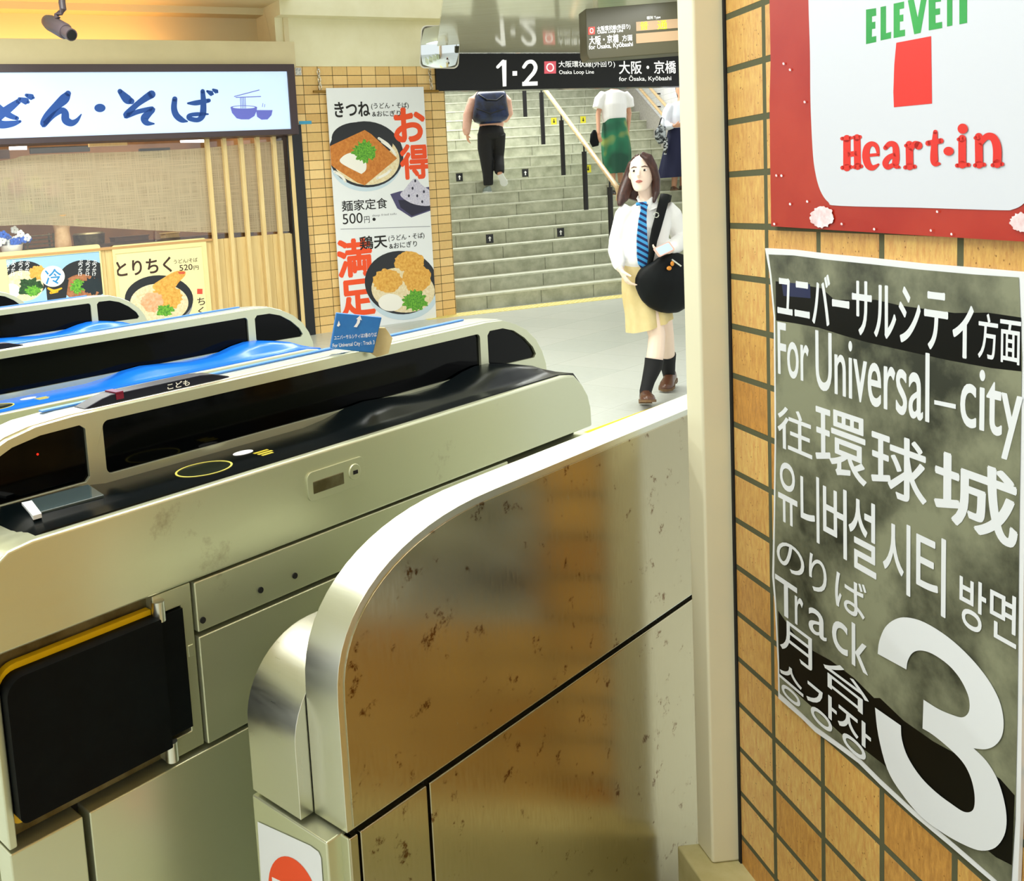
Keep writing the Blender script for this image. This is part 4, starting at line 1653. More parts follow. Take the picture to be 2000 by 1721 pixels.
pr.text('&おにぎり', bz(390, 250), bz(560, 247), bz(475, 233), bz(475, 268), M_ink, 0.015)
pr.text('麺家定食', bz(207, 800), bz(480, 793), bz(340, 766), bz(340, 830), M_ink, 0.015)
pr.text('500', bz(212, 882), bz(332, 878), bz(272, 850), bz(272, 912), M_ink, 0.0)
pr.text('円', bz(342, 887), bz(374, 886), bz(358, 868), bz(358, 908), M_ink, 0.0)
pr.text('deep fried tofu', bz(390, 862), bz(535, 857), bz(460, 852), bz(460, 868), mat('grey_ink', '#8a8a92', 0.6), 0.0)
pr.ell(*bz(401, 886), 3.2, 3.2, M_ink, 14)
pr.poly([bz(200, 944), bz(738, 927), bz(738, 930), bz(200, 947)], MATS['grey_ink'])
pr.text('満', bz(182, 1120), bz(384, 1115), bz(280, 1008), bz(280, 1226), M_orange, 0.05)
pr.text('足', bz(200, 1350), bz(402, 1345), bz(300, 1252), bz(300, 1462), M_orange, 0.05)
pr.ell(*bz(575, 1330), 68, 52, M_bowl2)
pr.ell(*bz(563, 1266), 71, 62, M_bowl, rot=0.1)
pr.ell(*bz(575, 1310), 62, 44, M_noodle, rot=0.1)
pr.ell(*bz(610, 1140), 29, 20, M_fry, jag=0.16, seed=11)
pr.ell(*bz(482, 1255), 29, 23, M_fry, jag=0.16, seed=12)
pr.ell(*bz(658, 1240), 27, 28, M_fry, jag=0.16, seed=13)
pr.ell(*bz(500, 1385), 24, 17, M_eggw)
pr.ell(*bz(645, 1375), 24, 19, M_green, jag=0.5, seed=14)
pr.text('鶏天', bz(315, 1025), bz(478, 1018), bz(396, 984), bz(396, 1062), M_ink, 0.03)
pr.text('(うどん・そば)', bz(487, 996), bz(703, 990), bz(595, 974), bz(595, 1013), M_ink, 0.012)
pr.text('&おにぎり', bz(492, 1039), bz(658, 1036), bz(575, 1021), bz(575, 1056), M_ink, 0.015)
pr.text('鶏天定食', bz(480, 1556), bz(736, 1548), bz(608, 1518), bz(608, 1588), M_ink, 0.015)
pr.build('print', bn)
M_chain = steel('chain_steel', '#cfcabb', 0.25, bump=0)
for x, y0_, lab in ((622, 136, 'short steel chain holding the left end of the banner rod'), (839, 136, 'short steel chain holding the right end of the banner rod')):
    cg = thing('hanging_chain', lab, 'chain', SP.pt(x, y0_, 0.03), 'chains of the banner')
    for k in range(5):
        c = SP.pt(x + k * 0.9, y0_ + 4 + k * 7.5, 0.03)
        mb = MB()
        pts = []
        axu = SP.U if k % 2 == 0 else SP.N
        for j in range(16):
            a = 2 * PI * j / 16
            pts.append(c + axu * (0.016 * math.cos(a)) + Vector((0, 0, 0.032 * math.sin(a))))
        pts.append(pts[0])
        pts.append(pts[1])
        mb.loft(pts, 0.0055, 6, cap=(False, False))
        mb.build('link', M_chain, cg)
    mb = MB()
    mb.cyl(SP.pt(x, y0_, 0.0), SP.pt(x, y0_, 0.045), 0.007, 8)
    mb.build('hook', M_chain, cg)
# small tags on the tiles
mb = MB()
a, b = SP.uv(584, 243), SP.uv(608, 236)
frame_box(mb, SP, a[0], b[0], a[1], b[1], 0.0, 0.004)
o = mb.build('blue_tag', mat('tag_blue', '#3fa3cf', 0.4), None, smooth=0, base=SP.P(a[0], a[1], 0))
tag(o, 'tiny light blue tag stuck on the tiled wall beside the shop sign', 'tag')
mb = MB()
a, b = SP.uv(577, 147), SP.uv(588, 132)
frame_box(mb, SP, a[0], b[0], a[1], b[1], 0.0, 0.003)
o = mb.build('grey_sticker', speckle('sticker_grey', '#eceae4', '#8a8a88', 40, 0.6), None, smooth=0, base=SP.P(a[0], a[1], 0))
tag(o, 'small speckled white sticker at the top left corner of the tiled wall', 'sticker')

# ------------------------------------------------------------------ blue notice taped to the nearest gate
ny = 1.5
g0 = GT((1.335, ny, 1.084))
BPl = Plane((g0.x, g0.y, 0), R(86))
qn = [(657, 611), (746, 620), (729, 690), (645, 681)]
nb = thing('blue_notice', 'blue notice board with white arrow and lettering taped on the nearest gate', 'sign', g0)
mb = MB()
mb.prism([BPl.uv(*c, 0.02) for c in qn], lambda a, b, d: BPl.P(a, b, d), 0.008, 0.02)
mb.build('board', speckle('notice_blue', '#1766b4', '#2a7cc4', 9, 0.3), nb, smooth=0, bevel=0.002)
pr = Print(BPl, 0.0215)
nz_ = lambda x, y: (600 + x * B3, 140 + y * B3)
ar = [(318, 1462), (328, 1492), (318, 1488), (316, 1505), (298, 1534), (279, 1532), (296, 1508), (302, 1486), (294, 1484)]
pr.poly([nz_(*c) for c in ar], M_white)
pr.poly([nz_(*c) for c in ((190, 1494), (198, 1520), (188, 1530), (178, 1526))], M_white)
pr.text('ユニバーサルシティは3番のりば', nz_(160, 1575), nz_(418, 1595), nz_(290, 1574), nz_(290, 1600), M_white, 0.01)
pr.text('For Universal City : Track 3', nz_(152, 1625), nz_(405, 1650), nz_(280, 1622), nz_(280, 1652), M_white, 0.01)
pr.build('lettering', nb)
mb = MB()
tape = speckle('masking_tape', '#e3d3a0', '#d2bd84', 12, 0.6)
ring_a = [(738, 640), (752, 640), (766, 660), (758, 690), (735, 697), (724, 690)]
mb.prism([BPl.uv(*c, 0.0) for c in ring_a], lambda a, b, d: BPl.P(a, b, d), -0.004, 0.004)
mb.build('tape', tape, nb, smooth=0)

# ------------------------------------------------------------------ surveillance camera
c0_ = on_y(118, 38, 8.2)
cc = thing('security_camera', 'dark bullet security camera hanging from the ceiling above the shop', 'camera', c0_)
M_camd = mat('camera_body', '#4a3f44', 0.4)
mb = MB()
mb.loft([Vector((on_y(121, -40, 8.2).x, 8.2, vC2 - 0.003)), on_y(121, -10, 8.2), on_y(121, 5, 8.2), on_y(123, 18, 8.2), on_y(118, 25, 8.2), on_y(110, 29, 8.2), on_y(112, 36, 8.2)], [0.028, 0.028, 0.03, 0.03, 0.026, 0.02, 0.03], 12)
mb.build('bracket', M_camd, cc)
mb = MB()
A, B = on_y(92, 41, 8.35), on_y(141, 69, 7.95)
dv = (B - A)
mb.loft([A - dv * 0.06, A, A + dv * 0.15, A + dv * 0.72, A + dv * 0.76], [0.03, 0.052, 0.066, 0.066, 0.056], 16)
mb.loft([A + dv * 0.74, A + dv * 0.98], [0.05, 0.05], 16)
# hood
mb.build('housing', M_camd, cc)
mb = MB()
mb.loft([A + dv * 0.975, A + dv * 1.0], [0.042, 0.038], 16)
mb.build('lens', mat('lens_black', '#050506', 0.08), cc)
# ------------------------------------------------------------------ store plate on the brick wall
M_redv = speckle('red_vinyl', '#a01a0b', '#b0301d', 5, 0.3, detail=4)
M_whv = mat('white_vinyl', '#cfd3dd', 0.3)
M_greenv = speckle('green_vinyl', '#0d8f3a', '#2fa648', 9, 0.3)
M_redl = mat('red_letter', '#d8200e', 0.35)
wQ = 0.008


def WZ(x, y):
    return 1280 + x / 2.7778, y / 2.7778


def wz(pts):
    return [WZ(p[0], p[1]) + ((p[2] / 2.7778,) if len(p) > 2 else ()) for p in pts]


sp = thing('store_plate', 'red bordered white convenience store plate with green and red lettering on the brick wall', 'sign', WP.pt(1750, 460, wQ))
ol = [(1502, -170), (1503, 0), (1505, 120), (1503, 200), (1504, 300), (1506, 442), (1750, 457), (2000, 472), (2140, 481), (2150, 0), (2160, -170)]
mb = MB()
mb.prism([WP.uv(*c, wQ) for c in ol], lambda a, b, d: WP.P(a, b, d), 0.002, wQ)
mb.build('plate', M_redv, sp, smooth=0)
pr = Print(WP, wQ + 0.0006)
pr.poly(spline([(1577, -160, 0), (1579, 0), (1582, 100), (1583, 200), (1587, 290), (1592, 335), (1602, 372), (1618, 395), (1640, 402), (1800, 406), (1950, 410.5), (1978, 409), (2000, 397), (2016, 370), (2022, 300), (2026, 100), (2030, -160, 0)], 4), M_whv)
for c in ([(1143, 52), (1198, 44), (1199, 85), (1176, 90), (1176, 120), (1194, 117), (1194, 155), (1176, 158), (1175, 200), (1199, 195), (1199, 228), (1143, 240)], [(1222, 38), (1252, 32), (1252, 180), (1280, 172), (1279, 208), (1222, 220)], [(1293, 20), (1350, 8), (1350, 45), (1326, 50), (1326, 82), (1346, 78), (1346, 115), (1327, 118), (1327, 165), (1355, 160), (1355, 195), (1293, 207)], [(1370, 2), (1402, -5), (1424, 95), (1442, -8), (1474, -14), (1440, 178), (1405, 186)], [(1483, -10), (1550, -22), (1550, 8), (1520, 12), (1520, 48), (1545, 44), (1545, 78), (1520, 82), (1521, 125), (1556, 118), (1557, 152), (1484, 165)], [(1583, -30), (1670, -45), (1692, -30), (1692, 124), (1650, 132), (1650, -5), (1612, 0), (1612, 138), (1583, 144)]):
    pr.poly(wz(c), M_greenv)
pr.poly(wz([(1308, 232), (1497, 196), (1502, 562), (1295, 582), (1292, 500), (1297, 350)]), M_redl)
for s in ([(1040, 752, 36), (1040, 910, 36)], [(1095, 747, 34), (1098, 903, 34)], [(1045, 838, 26), (1095, 832, 26)], [(1014, 752, 18), (1060, 748, 18)], [(1078, 746, 18), (1112, 743, 18)], [(1016, 910, 20), (1062, 906, 20)], [(1082, 906, 20), (1118, 902, 20)],
          [(1150, 844, 15), (1210, 838, 15)], [(1212, 842, 12), (1202, 795, 22), (1175, 780, 24), (1150, 802, 32), (1144, 850, 36), (1157, 896, 34), (1182, 910, 26), (1212, 892, 10)],
          [(1250, 802, 22), (1275, 780, 26), (1303, 792, 30), (1308, 850, 34), (1306, 895, 32), (1326, 908, 12)], [(1305, 838, 22), (1268, 855, 26), (1250, 884, 30), (1264, 906, 26), (1300, 890, 18)],
          [(1380, 784, 36), (1382, 903, 36)], [(1358, 908, 20), (1410, 904, 20)], [(1362, 790, 18), (1390, 784, 18)], [(1385, 815, 22), (1408, 782, 28), (1430, 790, 40)],
          [(1522, 716, 22), (1515, 830, 36), (1520, 882, 36), (1546, 888, 10)], [(1482, 777, 26), (1553, 764, 26)],
          [(1668, 752, 38), (1668, 893, 38)], [(1640, 898, 20), (1703, 894, 20)], [(1648, 756, 18), (1676, 750, 18)],
          [(1758, 742, 38), (1760, 893, 38)], [(1738, 897, 20), (1788, 893, 20)], [(1740, 748, 18), (1766, 742, 18)], [(1765, 785, 20), (1800, 742, 32), (1838, 748, 38), (1858, 800, 42), (1858, 888, 42)], [(1834, 896, 20), (1886, 890, 20)]):
    pr.brush([(x, y, w * 1.12) for x, y, w in wz(s)], M_redl)
pr.ell(*WZ(1595, 820), 10, 8.6, M_redl)
pr.ell(*WZ(1672, 698), 10, 10, M_redl)
M_peel = speckle('peeled_patch', '#efe8ee', '#d8b8bc', 60, 0.7)
pr.ell(*WZ(908, 1178), 23.5, 20, M_peel, jag=0.22, seed=3)
pr.ell(*WZ(1985, 1205), 20, 18, M_peel, jag=0.25, seed=5)
for c in ((660, 952), (688, 953), (735, 1107), (828, 1093), (1015, 1215), (1192, 1243), (1500, 1250), (1612, 1270), (735, 378), (700, 345), (815, 553), (1535, 1148), (650, 1215)):
    pr.ell(*WZ(*c), 2.2, 2.6, M_peel, 10, jag=0.3)
pr.build('print', sp)

# ------------------------------------------------------------------ platform direction poster
wR = 0.005
po = thing('direction_poster', 'black and grey poster with painted-in reflections, white multilingual lettering and a huge 3 on brick wall', 'poster', WP.pt(1750, 1000, wR))
top = [(1494, 485), (1550, 488), (1612, 496), (1700, 504), (1800, 515), (1900, 523), (2002, 532)]
right = [(2004, 700), (2001, 1000), (1996, 1400), (1993, 1600), (1986, 1775)]
bot = [(1938, 1723), (1899, 1690), (1857, 1654), (1822, 1625), (1784, 1593), (1719, 1533), (1677, 1491), (1631, 1457), (1592, 1430), (1565, 1403), (1520, 1364)]
left = [(1519, 1300), (1513, 1180), (1508, 1125), (1511, 1000), (1513, 850), (1511, 620), (1503, 535)]
outl = top + right + bot + left
q = [WP.uv(*c, wR) for c in outl]
mb = MB()
mb.prism(q, lambda a, b, d: WP.P(a, b, d), 0.001, wR)
mb.build('sheet', mat('poster_white', '#e2e5ea', 0.35), po, smooth=0)
M_pg = speckle('poster_grey_reflection', '#2a2e24', '#84876f', 7, 0.45, detail=12, lo=0.36, hi=0.6)  # grey mottle and black bands: reflections on the film put into the colour
M_pb_ = mat('poster_black_reflection', '#050605', 0.4, spec=0.2)
pr = Print(WP, wR + 0.0005)
inn = [(1501, 497), (1550, 499), (1612, 507), (1700, 516), (1800, 527), (1900, 536), (1990, 542), (1996, 700), (1991, 1000), (1987, 1400), (1983, 1600), (1974, 1745), (1938, 1712), (1899, 1678), (1857, 1642), (1822, 1613), (1784, 1581), (1719, 1521), (1677, 1479), (1631, 1446), (1592, 1418), (1565, 1392), (1523, 1354), (1522, 1300), (1516, 1180), (1512, 1125), (1514, 1000), (1516, 850), (1514, 620), (1507, 540)]
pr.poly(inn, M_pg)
P4 = lambda x, y: (1400 + x / 2.608, 440 + y / 2.608)
P5 = lambda x, y: (1400 + x / 2.603, 1060 + y / 2.603)
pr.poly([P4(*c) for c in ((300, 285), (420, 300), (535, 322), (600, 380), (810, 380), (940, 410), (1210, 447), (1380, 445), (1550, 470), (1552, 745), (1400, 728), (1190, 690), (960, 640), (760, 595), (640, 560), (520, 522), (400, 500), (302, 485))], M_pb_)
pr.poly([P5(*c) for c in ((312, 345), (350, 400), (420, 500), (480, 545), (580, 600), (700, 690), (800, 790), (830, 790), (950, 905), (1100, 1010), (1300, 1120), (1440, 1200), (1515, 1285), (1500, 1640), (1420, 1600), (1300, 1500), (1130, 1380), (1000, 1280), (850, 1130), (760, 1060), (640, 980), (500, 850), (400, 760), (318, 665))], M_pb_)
pr.poly([P4(*c) for c in ((330, 290), (475, 300), (478, 372), (340, 360))], mat('poster_navy', '#16204c', 0.3))
M_pw_ = mat('poster_letter', '#e0e4ea', 0.35)
E4 = [('ユニバーサルシティ', (310, 325), (1305, 530), (360, 232), (1290, 680), .02), ('方面', (1333, 570), (1548, 600), (1365, 450), (1500, 705), .01),
      ('For', (312, 620), (468, 690), (330, 497), (440, 795), .0), ('Universal', (505, 690), (1082, 830), (540, 543), (1075, 1005), .01), ('city', (1244, 900), (1556, 960), (1355, 740), (1470, 1190), .01),
      ('往', (312, 1060), (485, 1080), (362, 930), (470, 1192), .01), ('環', (505, 1090), (762, 1130), (620, 948), (740, 1325), .015), ('球', (790, 1200), (1068, 1250), (950, 1082), (1050, 1445), .02), ('城', (1113, 1350), (1530, 1450), (1200, 1168), (1515, 1650), .03),
      ('유', (315, 1350), (410, 1400), (362, 1215), (380, 1530), .0), ('니', (430, 1420), (522, 1450), (512, 1285), (508, 1612), .0), ('버', (545, 1500), (662, 1530), (655, 1352), (640, 1692), .0), ('설', (675, 1560), (812, 1580), (740, 1395), (790, 1790), .0), ('시', (850, 1650), (986, 1680), (930, 1508), (975, 1885), .0), ('티', (1020, 1780), (1166, 1800), (1155, 1600), (1140, 1985), .0)]
for body, l, r, t, b, bo in E4:
    pr.text(body, P4(*l), P4(*r), P4(*t), P4(*b), M_pw_, max(bo, 0.012))
pr.poly([P4(*c) for c in ((1110, 890), (1220, 912), (1220, 936), (1110, 912))], M_pw_)
E5 = [('방', (1238, 280), (1370, 310), (1255, 160), (1300, 445), .0), ('면', (1393, 350), (1525, 390), (1420, 228), (1505, 530), .0),
      ('の', (308, 60), (446, 100), (360, 0), (400, 166), .0), ('り', (472, 150), (560, 170), (500, 65), (520, 258), .0), ('ば', (605, 250), (762, 290), (640, 150), (740, 402), .0),
      ('T', (300, 220), (410, 250), (320, 172), (352, 375), .0), ('r', (400, 330), (441, 340), (438, 292), (404, 412), .0), ('a', (470, 400), (560, 430), (505, 340), (550, 502), .0), ('c', (590, 480), (668, 500), (632, 405), (655, 575), .0), ('k', (690, 480), (770, 560), (695, 408), (764, 670), .0),
      ('月', (325, 500), (486, 540), (365, 400), (478, 652), .01), ('台', (547, 690), (775, 770), (600, 602), (740, 870), .01),
      ('승', (318, 690), (442, 740), (345, 610), (400, 825), .0), ('강', (460, 790), (612, 850), (480, 700), (560, 955), .0), ('장', (620, 930), (786, 1000), (650, 830), (740, 1107), .0)]
for body, l, r, t, b, bo in E5:
    pr.text(body, P5(*l), P5(*r), P5(*t), P5(*b), M_pw_, max(bo, 0.012))
three = [(822, 565, 0), (830, 500), (860, 430), (910, 390), (970, 380), (1060, 405), (1180, 480), (1290, 580), (1380, 690), (1440, 800), (1462, 900), (1455, 980), (1420, 1030), (1370, 1050), (1310, 1045, 0), (1375, 1110), (1430, 1200), (1465, 1310), (1478, 1410), (1465, 1490), (1420, 1550), (1350, 1566), (1270, 1540), (1160, 1480), (1040, 1390), (940, 1270), (870, 1150), (825, 980), (808, 838, 0), (940, 930, 0), (945, 1000), (975, 1090), (1040, 1190), (1120, 1270), (1200, 1330), (1260, 1368), (1300, 1365), (1315, 1330), (1312, 1260), (1290, 1180), (1250, 1110), (1180, 1040), (1100, 975), (1050, 945, 0), (1055, 798, 0), (1130, 845), (1200, 875), (1250, 888), (1280, 870), (1290, 830), (1280, 770), (1240, 690), (1180, 620), (1100, 565), (1040, 548), (1000, 560), (975, 600), (968, 645, 0)]
pr.poly(spline([P5(c[0], c[1]) + tuple(c[2:]) for c in three], 4), M_pw_)
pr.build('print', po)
# ------------------------------------------------------------------ people


def surface(name, mb, voxel, m, parent, smooth=6, fac=0.5, decimate=None):
    """one continuous skin over overlapping volumes"""
    me = bpy.data.meshes.new(name)
    me.from_pydata([tuple(p) for p in mb.v], [], mb.f)
    bm = bmesh.new()
    bm.from_mesh(me)
    bmesh.ops.recalc_face_normals(bm, faces=bm.faces)
    bm.to_mesh(me)
    bm.free()
    o = bpy.data.objects.new(name, me)
    COL.objects.link(o)
    r = o.modifiers.new('r', 'REMESH')
    r.mode = 'VOXEL'
    r.voxel_size = voxel
    s = o.modifiers.new('s', 'SMOOTH')
    s.iterations = smooth
    s.factor = fac
    me2 = evaluated_mesh(o, name)
    bpy.data.objects.remove(o)
    bpy.data.meshes.remove(me)
    base = world_loc(parent)
    for v in me2.vertices:
        v.co -= base
    me2.materials.clear()
    for x in (m if isinstance(m, (list, tuple)) else [m]):
        me2.materials.append(x)
    me2.polygons.foreach_set('use_smooth', [True] * len(me2.polygons))
    o = bpy.data.objects.new(name, me2)
    COL.objects.link(o)
    o.parent = parent
    return o


def hand(mb, wrist, d, palm_n, L=0.17, curl=0.5, thumb=1):
    """palm, four bent fingers of unequal length and a thumb leaving the side"""
    d = Vector(d).normalized()
    n = Vector(palm_n)
    n = (n - d * n.dot(d)).normalized()
    s = d.cross(n).normalized() * thumb
    w = Vector(wrist)
    pl = L * 0.52
    mb.loft([w - d * 0.02, w + d * pl * 0.3, w + d * pl * 0.75, w + d * pl], [(0.024, 0.018), (0.032, 0.016), (0.039, 0.014), (0.036, 0.011)], 12, side=s)
    for k, (off, ln) in enumerate(((0.029, 0.43), (0.010, 0.48), (-0.010, 0.45), (-0.028, 0.36))):
        b = w + d * pl * 0.9 + s * off
        c1 = curl * (0.8 + 0.15 * k)
        d1 = (d * math.cos(c1 * 0.5) + n * math.sin(c1 * 0.5)).normalized()
        d2 = (d * math.cos(c1 * 1.1) + n * math.sin(c1 * 1.1)).normalized()
        d3 = (d * math.cos(c1 * 1.7) + n * math.sin(c1 * 1.7)).normalized()
        l = L * ln
        p1 = b + d1 * l * 0.42
        p2 = p1 + d2 * l * 0.33
        p3 = p2 + d3 * l * 0.25
        mb.loft([b, p1, p2, p3], [0.0092, 0.0085, 0.0075, 0.006], 8, side=s)
    b = w + d * pl * 0.25 + s * 0.026
    td = (d * 0.72 + s * 0.62 + n * 0.3).normalized()
    p1 = b + td * L * 0.22
    p2 = p1 + (td + d * 0.35 + n * 0.2).normalized() * L * 0.2
    mb.loft([b - td * 0.01, p1, p2], [0.013, 0.010, 0.0075], 8)


def head(mb, c, d, s=1.0):
    """skull, jaw, nose and ears; c is the middle of the head, d the way it faces"""
    d = Vector(d).normalized()
    lat = d.cross(Vector((0, 0, 1))).normalized()
    u = lat.cross(d).normalized()
    rr = []
    for h, rx, ry, of in ((-.118, .018, .016, .062), (-.108, .034, .03, .05), (-.085, .048, .055, .027), (-.05, .06, .076, .01), (-.01, .069, .088, .0), (.035, .074, .094, -.006), (.075, .067, .083, -.01), (.102, .045, .056, -.012), (.117, .014, .018, -.012)):
        q = Vector(c) + u * (h * s) + d * (of * s)
        rr.append([q + lat * (rx * s * math.cos(2 * PI * j / 22)) + d * (ry * s * math.sin(2 * PI * j / 22)) for j in range(22)])
    mb.rings(rr)
    c = Vector(c)
    f = lambda a, b, h: c + lat * (a * s) + d * (b * s) + u * (h * s)
    mb.loft([f(0, .082, .022), f(0, .094, -.005), f(0, .104, -.026), f(0, .09, -.036)], [.006 * s, .008 * s, .0115 * s, .009 * s], 8)
    mb.ball(f(0, .082, -.06), .02 * s, .012 * s, .010 * s, 10, 6, (lat, d, u))
    for k in (-1, 1):
        mb.ball(f(.073 * k, .0, -.005), .008 * s, .017 * s, .03 * s, 8, 6, (lat, d, u))
    return lat, d, u, f


def face_marks(f, ax, parent, s=1.0):
    lat, d, u = ax
    M_eye, M_scl, M_brow, M_lip = mat('eye_dark', '#1c120e', 0.25), mat('eye_white', '#efece8', 0.4), mat('brow', '#4a3024', 0.8), mat('lip', '#c07468', 0.5)
    for k in (-1, 1):
        mb = MB()
        mb.ball(f(.031 * k, .077, .006), .0145 * s, .008 * s, .0065 * s, 10, 6, (lat, d, u))
        e = mb.build('eye', M_scl, parent)
        mb = MB()
        mb.ball(f(.031 * k, .0815, .006), .0075 * s, .0055 * s, .0072 * s, 10, 6, (lat, d, u))
        mb.build('iris', M_eye, e)
        mb = MB()
        mb.loft([f(.014 * k, .086, .026), f(.032 * k, .082, .031), f(.05 * k, .067, .026)], [.0025 * s, .0032 * s, .0015 * s], 6)
        mb.build('eyebrow', M_brow, parent)
    mb = MB()
    mb.loft([f(-.02, .083, -.061), f(-.006, .0925, -.057), f(.006, .0925, -.057), f(.02, .083, -.061)], [.002 * s, .0055 * s, .0055 * s, .002 * s], 8)
    mb.loft([f(-.017, .084, -.064), f(0, .093, -.067), f(.017, .084, -.064)], [.002 * s, .006 * s, .002 * s], 8)
    mb.build('lips', M_lip, parent)


def shoe(name, heel, toe, m, parent, h=0.07, wd=0.042, up=(0, 0, 1), sole=None):
    heel, toe, up = Vector(heel), Vector(toe), Vector(up)
    d = (toe - heel)
    sd = d.cross(up).normalized()
    up = sd.cross(d).normalized()
    rings = []
    for t, w, hh in ((-.02, .5, .75), (.0, .75, .95), (.15, .8, 1.0), (.35, .82, .95), (.5, .9, .75), (.7, 1.05, .58), (.88, .9, .45), (.98, .5, .32), (1.0, .2, .2)):
        c = heel + d * t
        W, Hh = wd * w, h * hh
        rings.append([c + sd * (W * a) + up * (Hh * b) for a, b in ((-1, .0), (-1, .3), (-.85, .7), (-.4, .97), (0, 1.0), (.4, .97), (.85, .7), (1, .3), (1, 0), (0, 0))])
    mb = MB()
    mb.rings(rings)
    o = mb.build(name, m, parent, smooth=60)
    if sole:
        mb = MB()
        ol = [(-.02, .5), (0, .82), (.3, .82), (.5, .92), (.7, 1.1), (.9, .95), (1.01, .3)]
        top_ = [heel + d * t + sd * (wd * w * 1.06) for t, w in ol] + [heel + d * t - sd * (wd * w * 1.06) for t, w in reversed(ol)]
        mb.rings([[p + up * 0.004 for p in top_], [p - up * 0.012 for p in top_]])
        mb.rings([[p - up * 0.012 for p in (top_[0], top_[1], top_[2].lerp(top_[1], .4), top_[11].lerp(top_[12], .4), top_[12], top_[13])], [p - up * 0.024 for p in (top_[0], top_[1], top_[2].lerp(top_[1], .4), top_[11].lerp(top_[12], .4), top_[12], top_[13])]])
        mb.build('sole', sole, o, smooth=0)
    return o


# -------- schoolgirl walking towards the gates
M_skin = mat('skin_fair', '#f3d9c6', 0.5)
M_skin2 = mat('skin_tan', '#cf9a7c', 0.5)
M_hair = speckle('hair_brown', '#2a1512', '#4a2820', 18, 0.38, stretch=(6, 6, 0.6))
M_hairk = mat('hair_black', '#120e0d', 0.4)
M_shirt = mat('shirt_white', '#f1f0ee', 0.7)
M_skirt = speckle('skirt_khaki', '#e0cd98', '#d2bd84', 5, 0.75)
M_bag = speckle('bag_black', '#030506', '#070d0f', 8, 0.55)
M_bag.node_tree.nodes['Principled BSDF'].inputs['Specular IOR Level'].default_value = 0.2
M_sock = mat('sock_black', '#06070b', 0.8)
M_loafer = mat('loafer_brown', '#5a3a2a', 0.25)
M_soleb = mat('sole_brown', '#6d5234', 0.6)

gb_ = on_z(1262, 795, 0)
GY = gb_.y


def G(x, y, d=0.2):
    return on_y(x, y, GY + d)


SCG = (G(1262, 400).z - G(1262, 500).z) / 100      # metres per photo pixel here
girl = thing('person', 'person in white shirt and striped blue tie walking with a black shoulder bag', 'person', gb_)
hd = Vector((-0.52, -0.83, 0.16)).normalized()
hc = G(1254, 339, 0.2)
mb = MB()
ax = head(mb, hc, hd, 1.06)
f_ = ax[3]
mb.loft([G(1258, 360, .21), G(1262, 385, .22), G(1264, 402, .22)], [.046, .045, .062], 14)
mb.loft([G(1264, 397, .22), G(1264, 412, .22), G(1262, 440, .21), G(1259, 485, .21), G(1258, 515, .21), G(1262, 545, .21), G(1264, 565, .21)], [(.07, .05), (.145, .07), (.135, .085), (.11, .08), (.115, .085), (.145, .10), (.12, .09)], 18, side=(1, 0, 0))
mb.loft([G(1224, 412, .22), G(1210, 470, .25), G(1210, 500, .19), G(1212, 528, .12)], [.045, .036, .034, .024], 12)
mb.loft([G(1303, 410, .22), G(1326, 462, .24), G(1318, 478, .14), G(1305, 490, .03)], [.045, .036, .034, .024], 12)
hand(mb, G(1213, 528, .11), (0.35, -0.35, -0.9), (0.95, -0.1, 0.25), 0.165, 0.75, 1)
hand(mb, G(1306, 489, .02), (-0.9, -0.35, 0.05), (-0.15, -0.5, 0.85), 0.16, 0.55, -1)
knA, anA = G(1283, 655, .12), G(1261, 764, .03)
mb.loft([G(1256, 560, .21), G(1272, 610, .15), knA, G(1281, 685, .10), G(1277, 710, .085), G(1266, 745, .05), anA, anA + Vector((-0.01, -0.03, -0.045))], [.085, .07, .053, .054, .053, .037, .034, .034], 14)
knB, anB = G(1300, 652, .30), G(1307, 738, .52)
mb.loft([G(1276, 560, .23), G(1290, 610, .26), knB, G(1302, 690, .42), G(1304, 712, .47), anB, anB + Vector((-0.015, -0.02, -0.045))], [.085, .07, .053, .054, .045, .034, .034], 14)
surface('body', mb, 0.0055, M_skin, girl, 5)
face_marks(f_, ax[:3], girl, 1.06)
# hair
mb = MB()
lat, hd_, uu_ = ax[:3]
rr = []
for h, rx, ry, of in ((-.10, .082, .085, -.03), (-.04, .088, .098, -.02), (.03, .09, .106, -.016), (.075, .08, .098, -.018), (.105, .056, .07, -.018), (.128, .02, .024, -.016)):
    q = hc + uu_ * (h * 1.06) + hd_ * (of * 1.06)
    rr.append([q + lat * (rx * 1.06 * math.cos(2 * PI * j / 28)) + hd_ * (ry * 1.06 * math.sin(2 * PI * j / 28)) for j in range(28)])


def opened(i, a):
    q = ((a - 90 + 180) % 360) - 180
    lim = (78, 76, 66, 38, 0, 0)[i]
    return -lim < q < lim


ids = [[mb.vert(p) for p in r] for r in rr]
inner = [[mb.vert(p.lerp(hc, 0.17)) for p in r] for r in rr]
for i in range(len(ids) - 1):
    for j in range(28):
        k = (j + 1) % 28
        a = math.degrees(2 * PI * (j + 0.5) / 28)
        open_ = opened(i, a)
        if open_:
            continue
        mb.face((ids[i][j], ids[i][k], ids[i + 1][k], ids[i + 1][j]))
        mb.face((inner[i][j], inner[i + 1][j], inner[i + 1][k], inner[i][k]))
        for (jj, kk) in ((j, i),):
            for side_j, aj in ((j, math.degrees(2 * PI * (j - 0.5) / 28)), (k, math.degrees(2 * PI * (j + 1.5) / 28))):
                op = opened(i, aj)
                if op:
                    mb.face((ids[i][side_j], ids[i + 1][side_j], inner[i + 1][side_j], inner[i][side_j]))
cap_t = mb.face(ids[-1])
mb.face(list(reversed(inner[-1])))
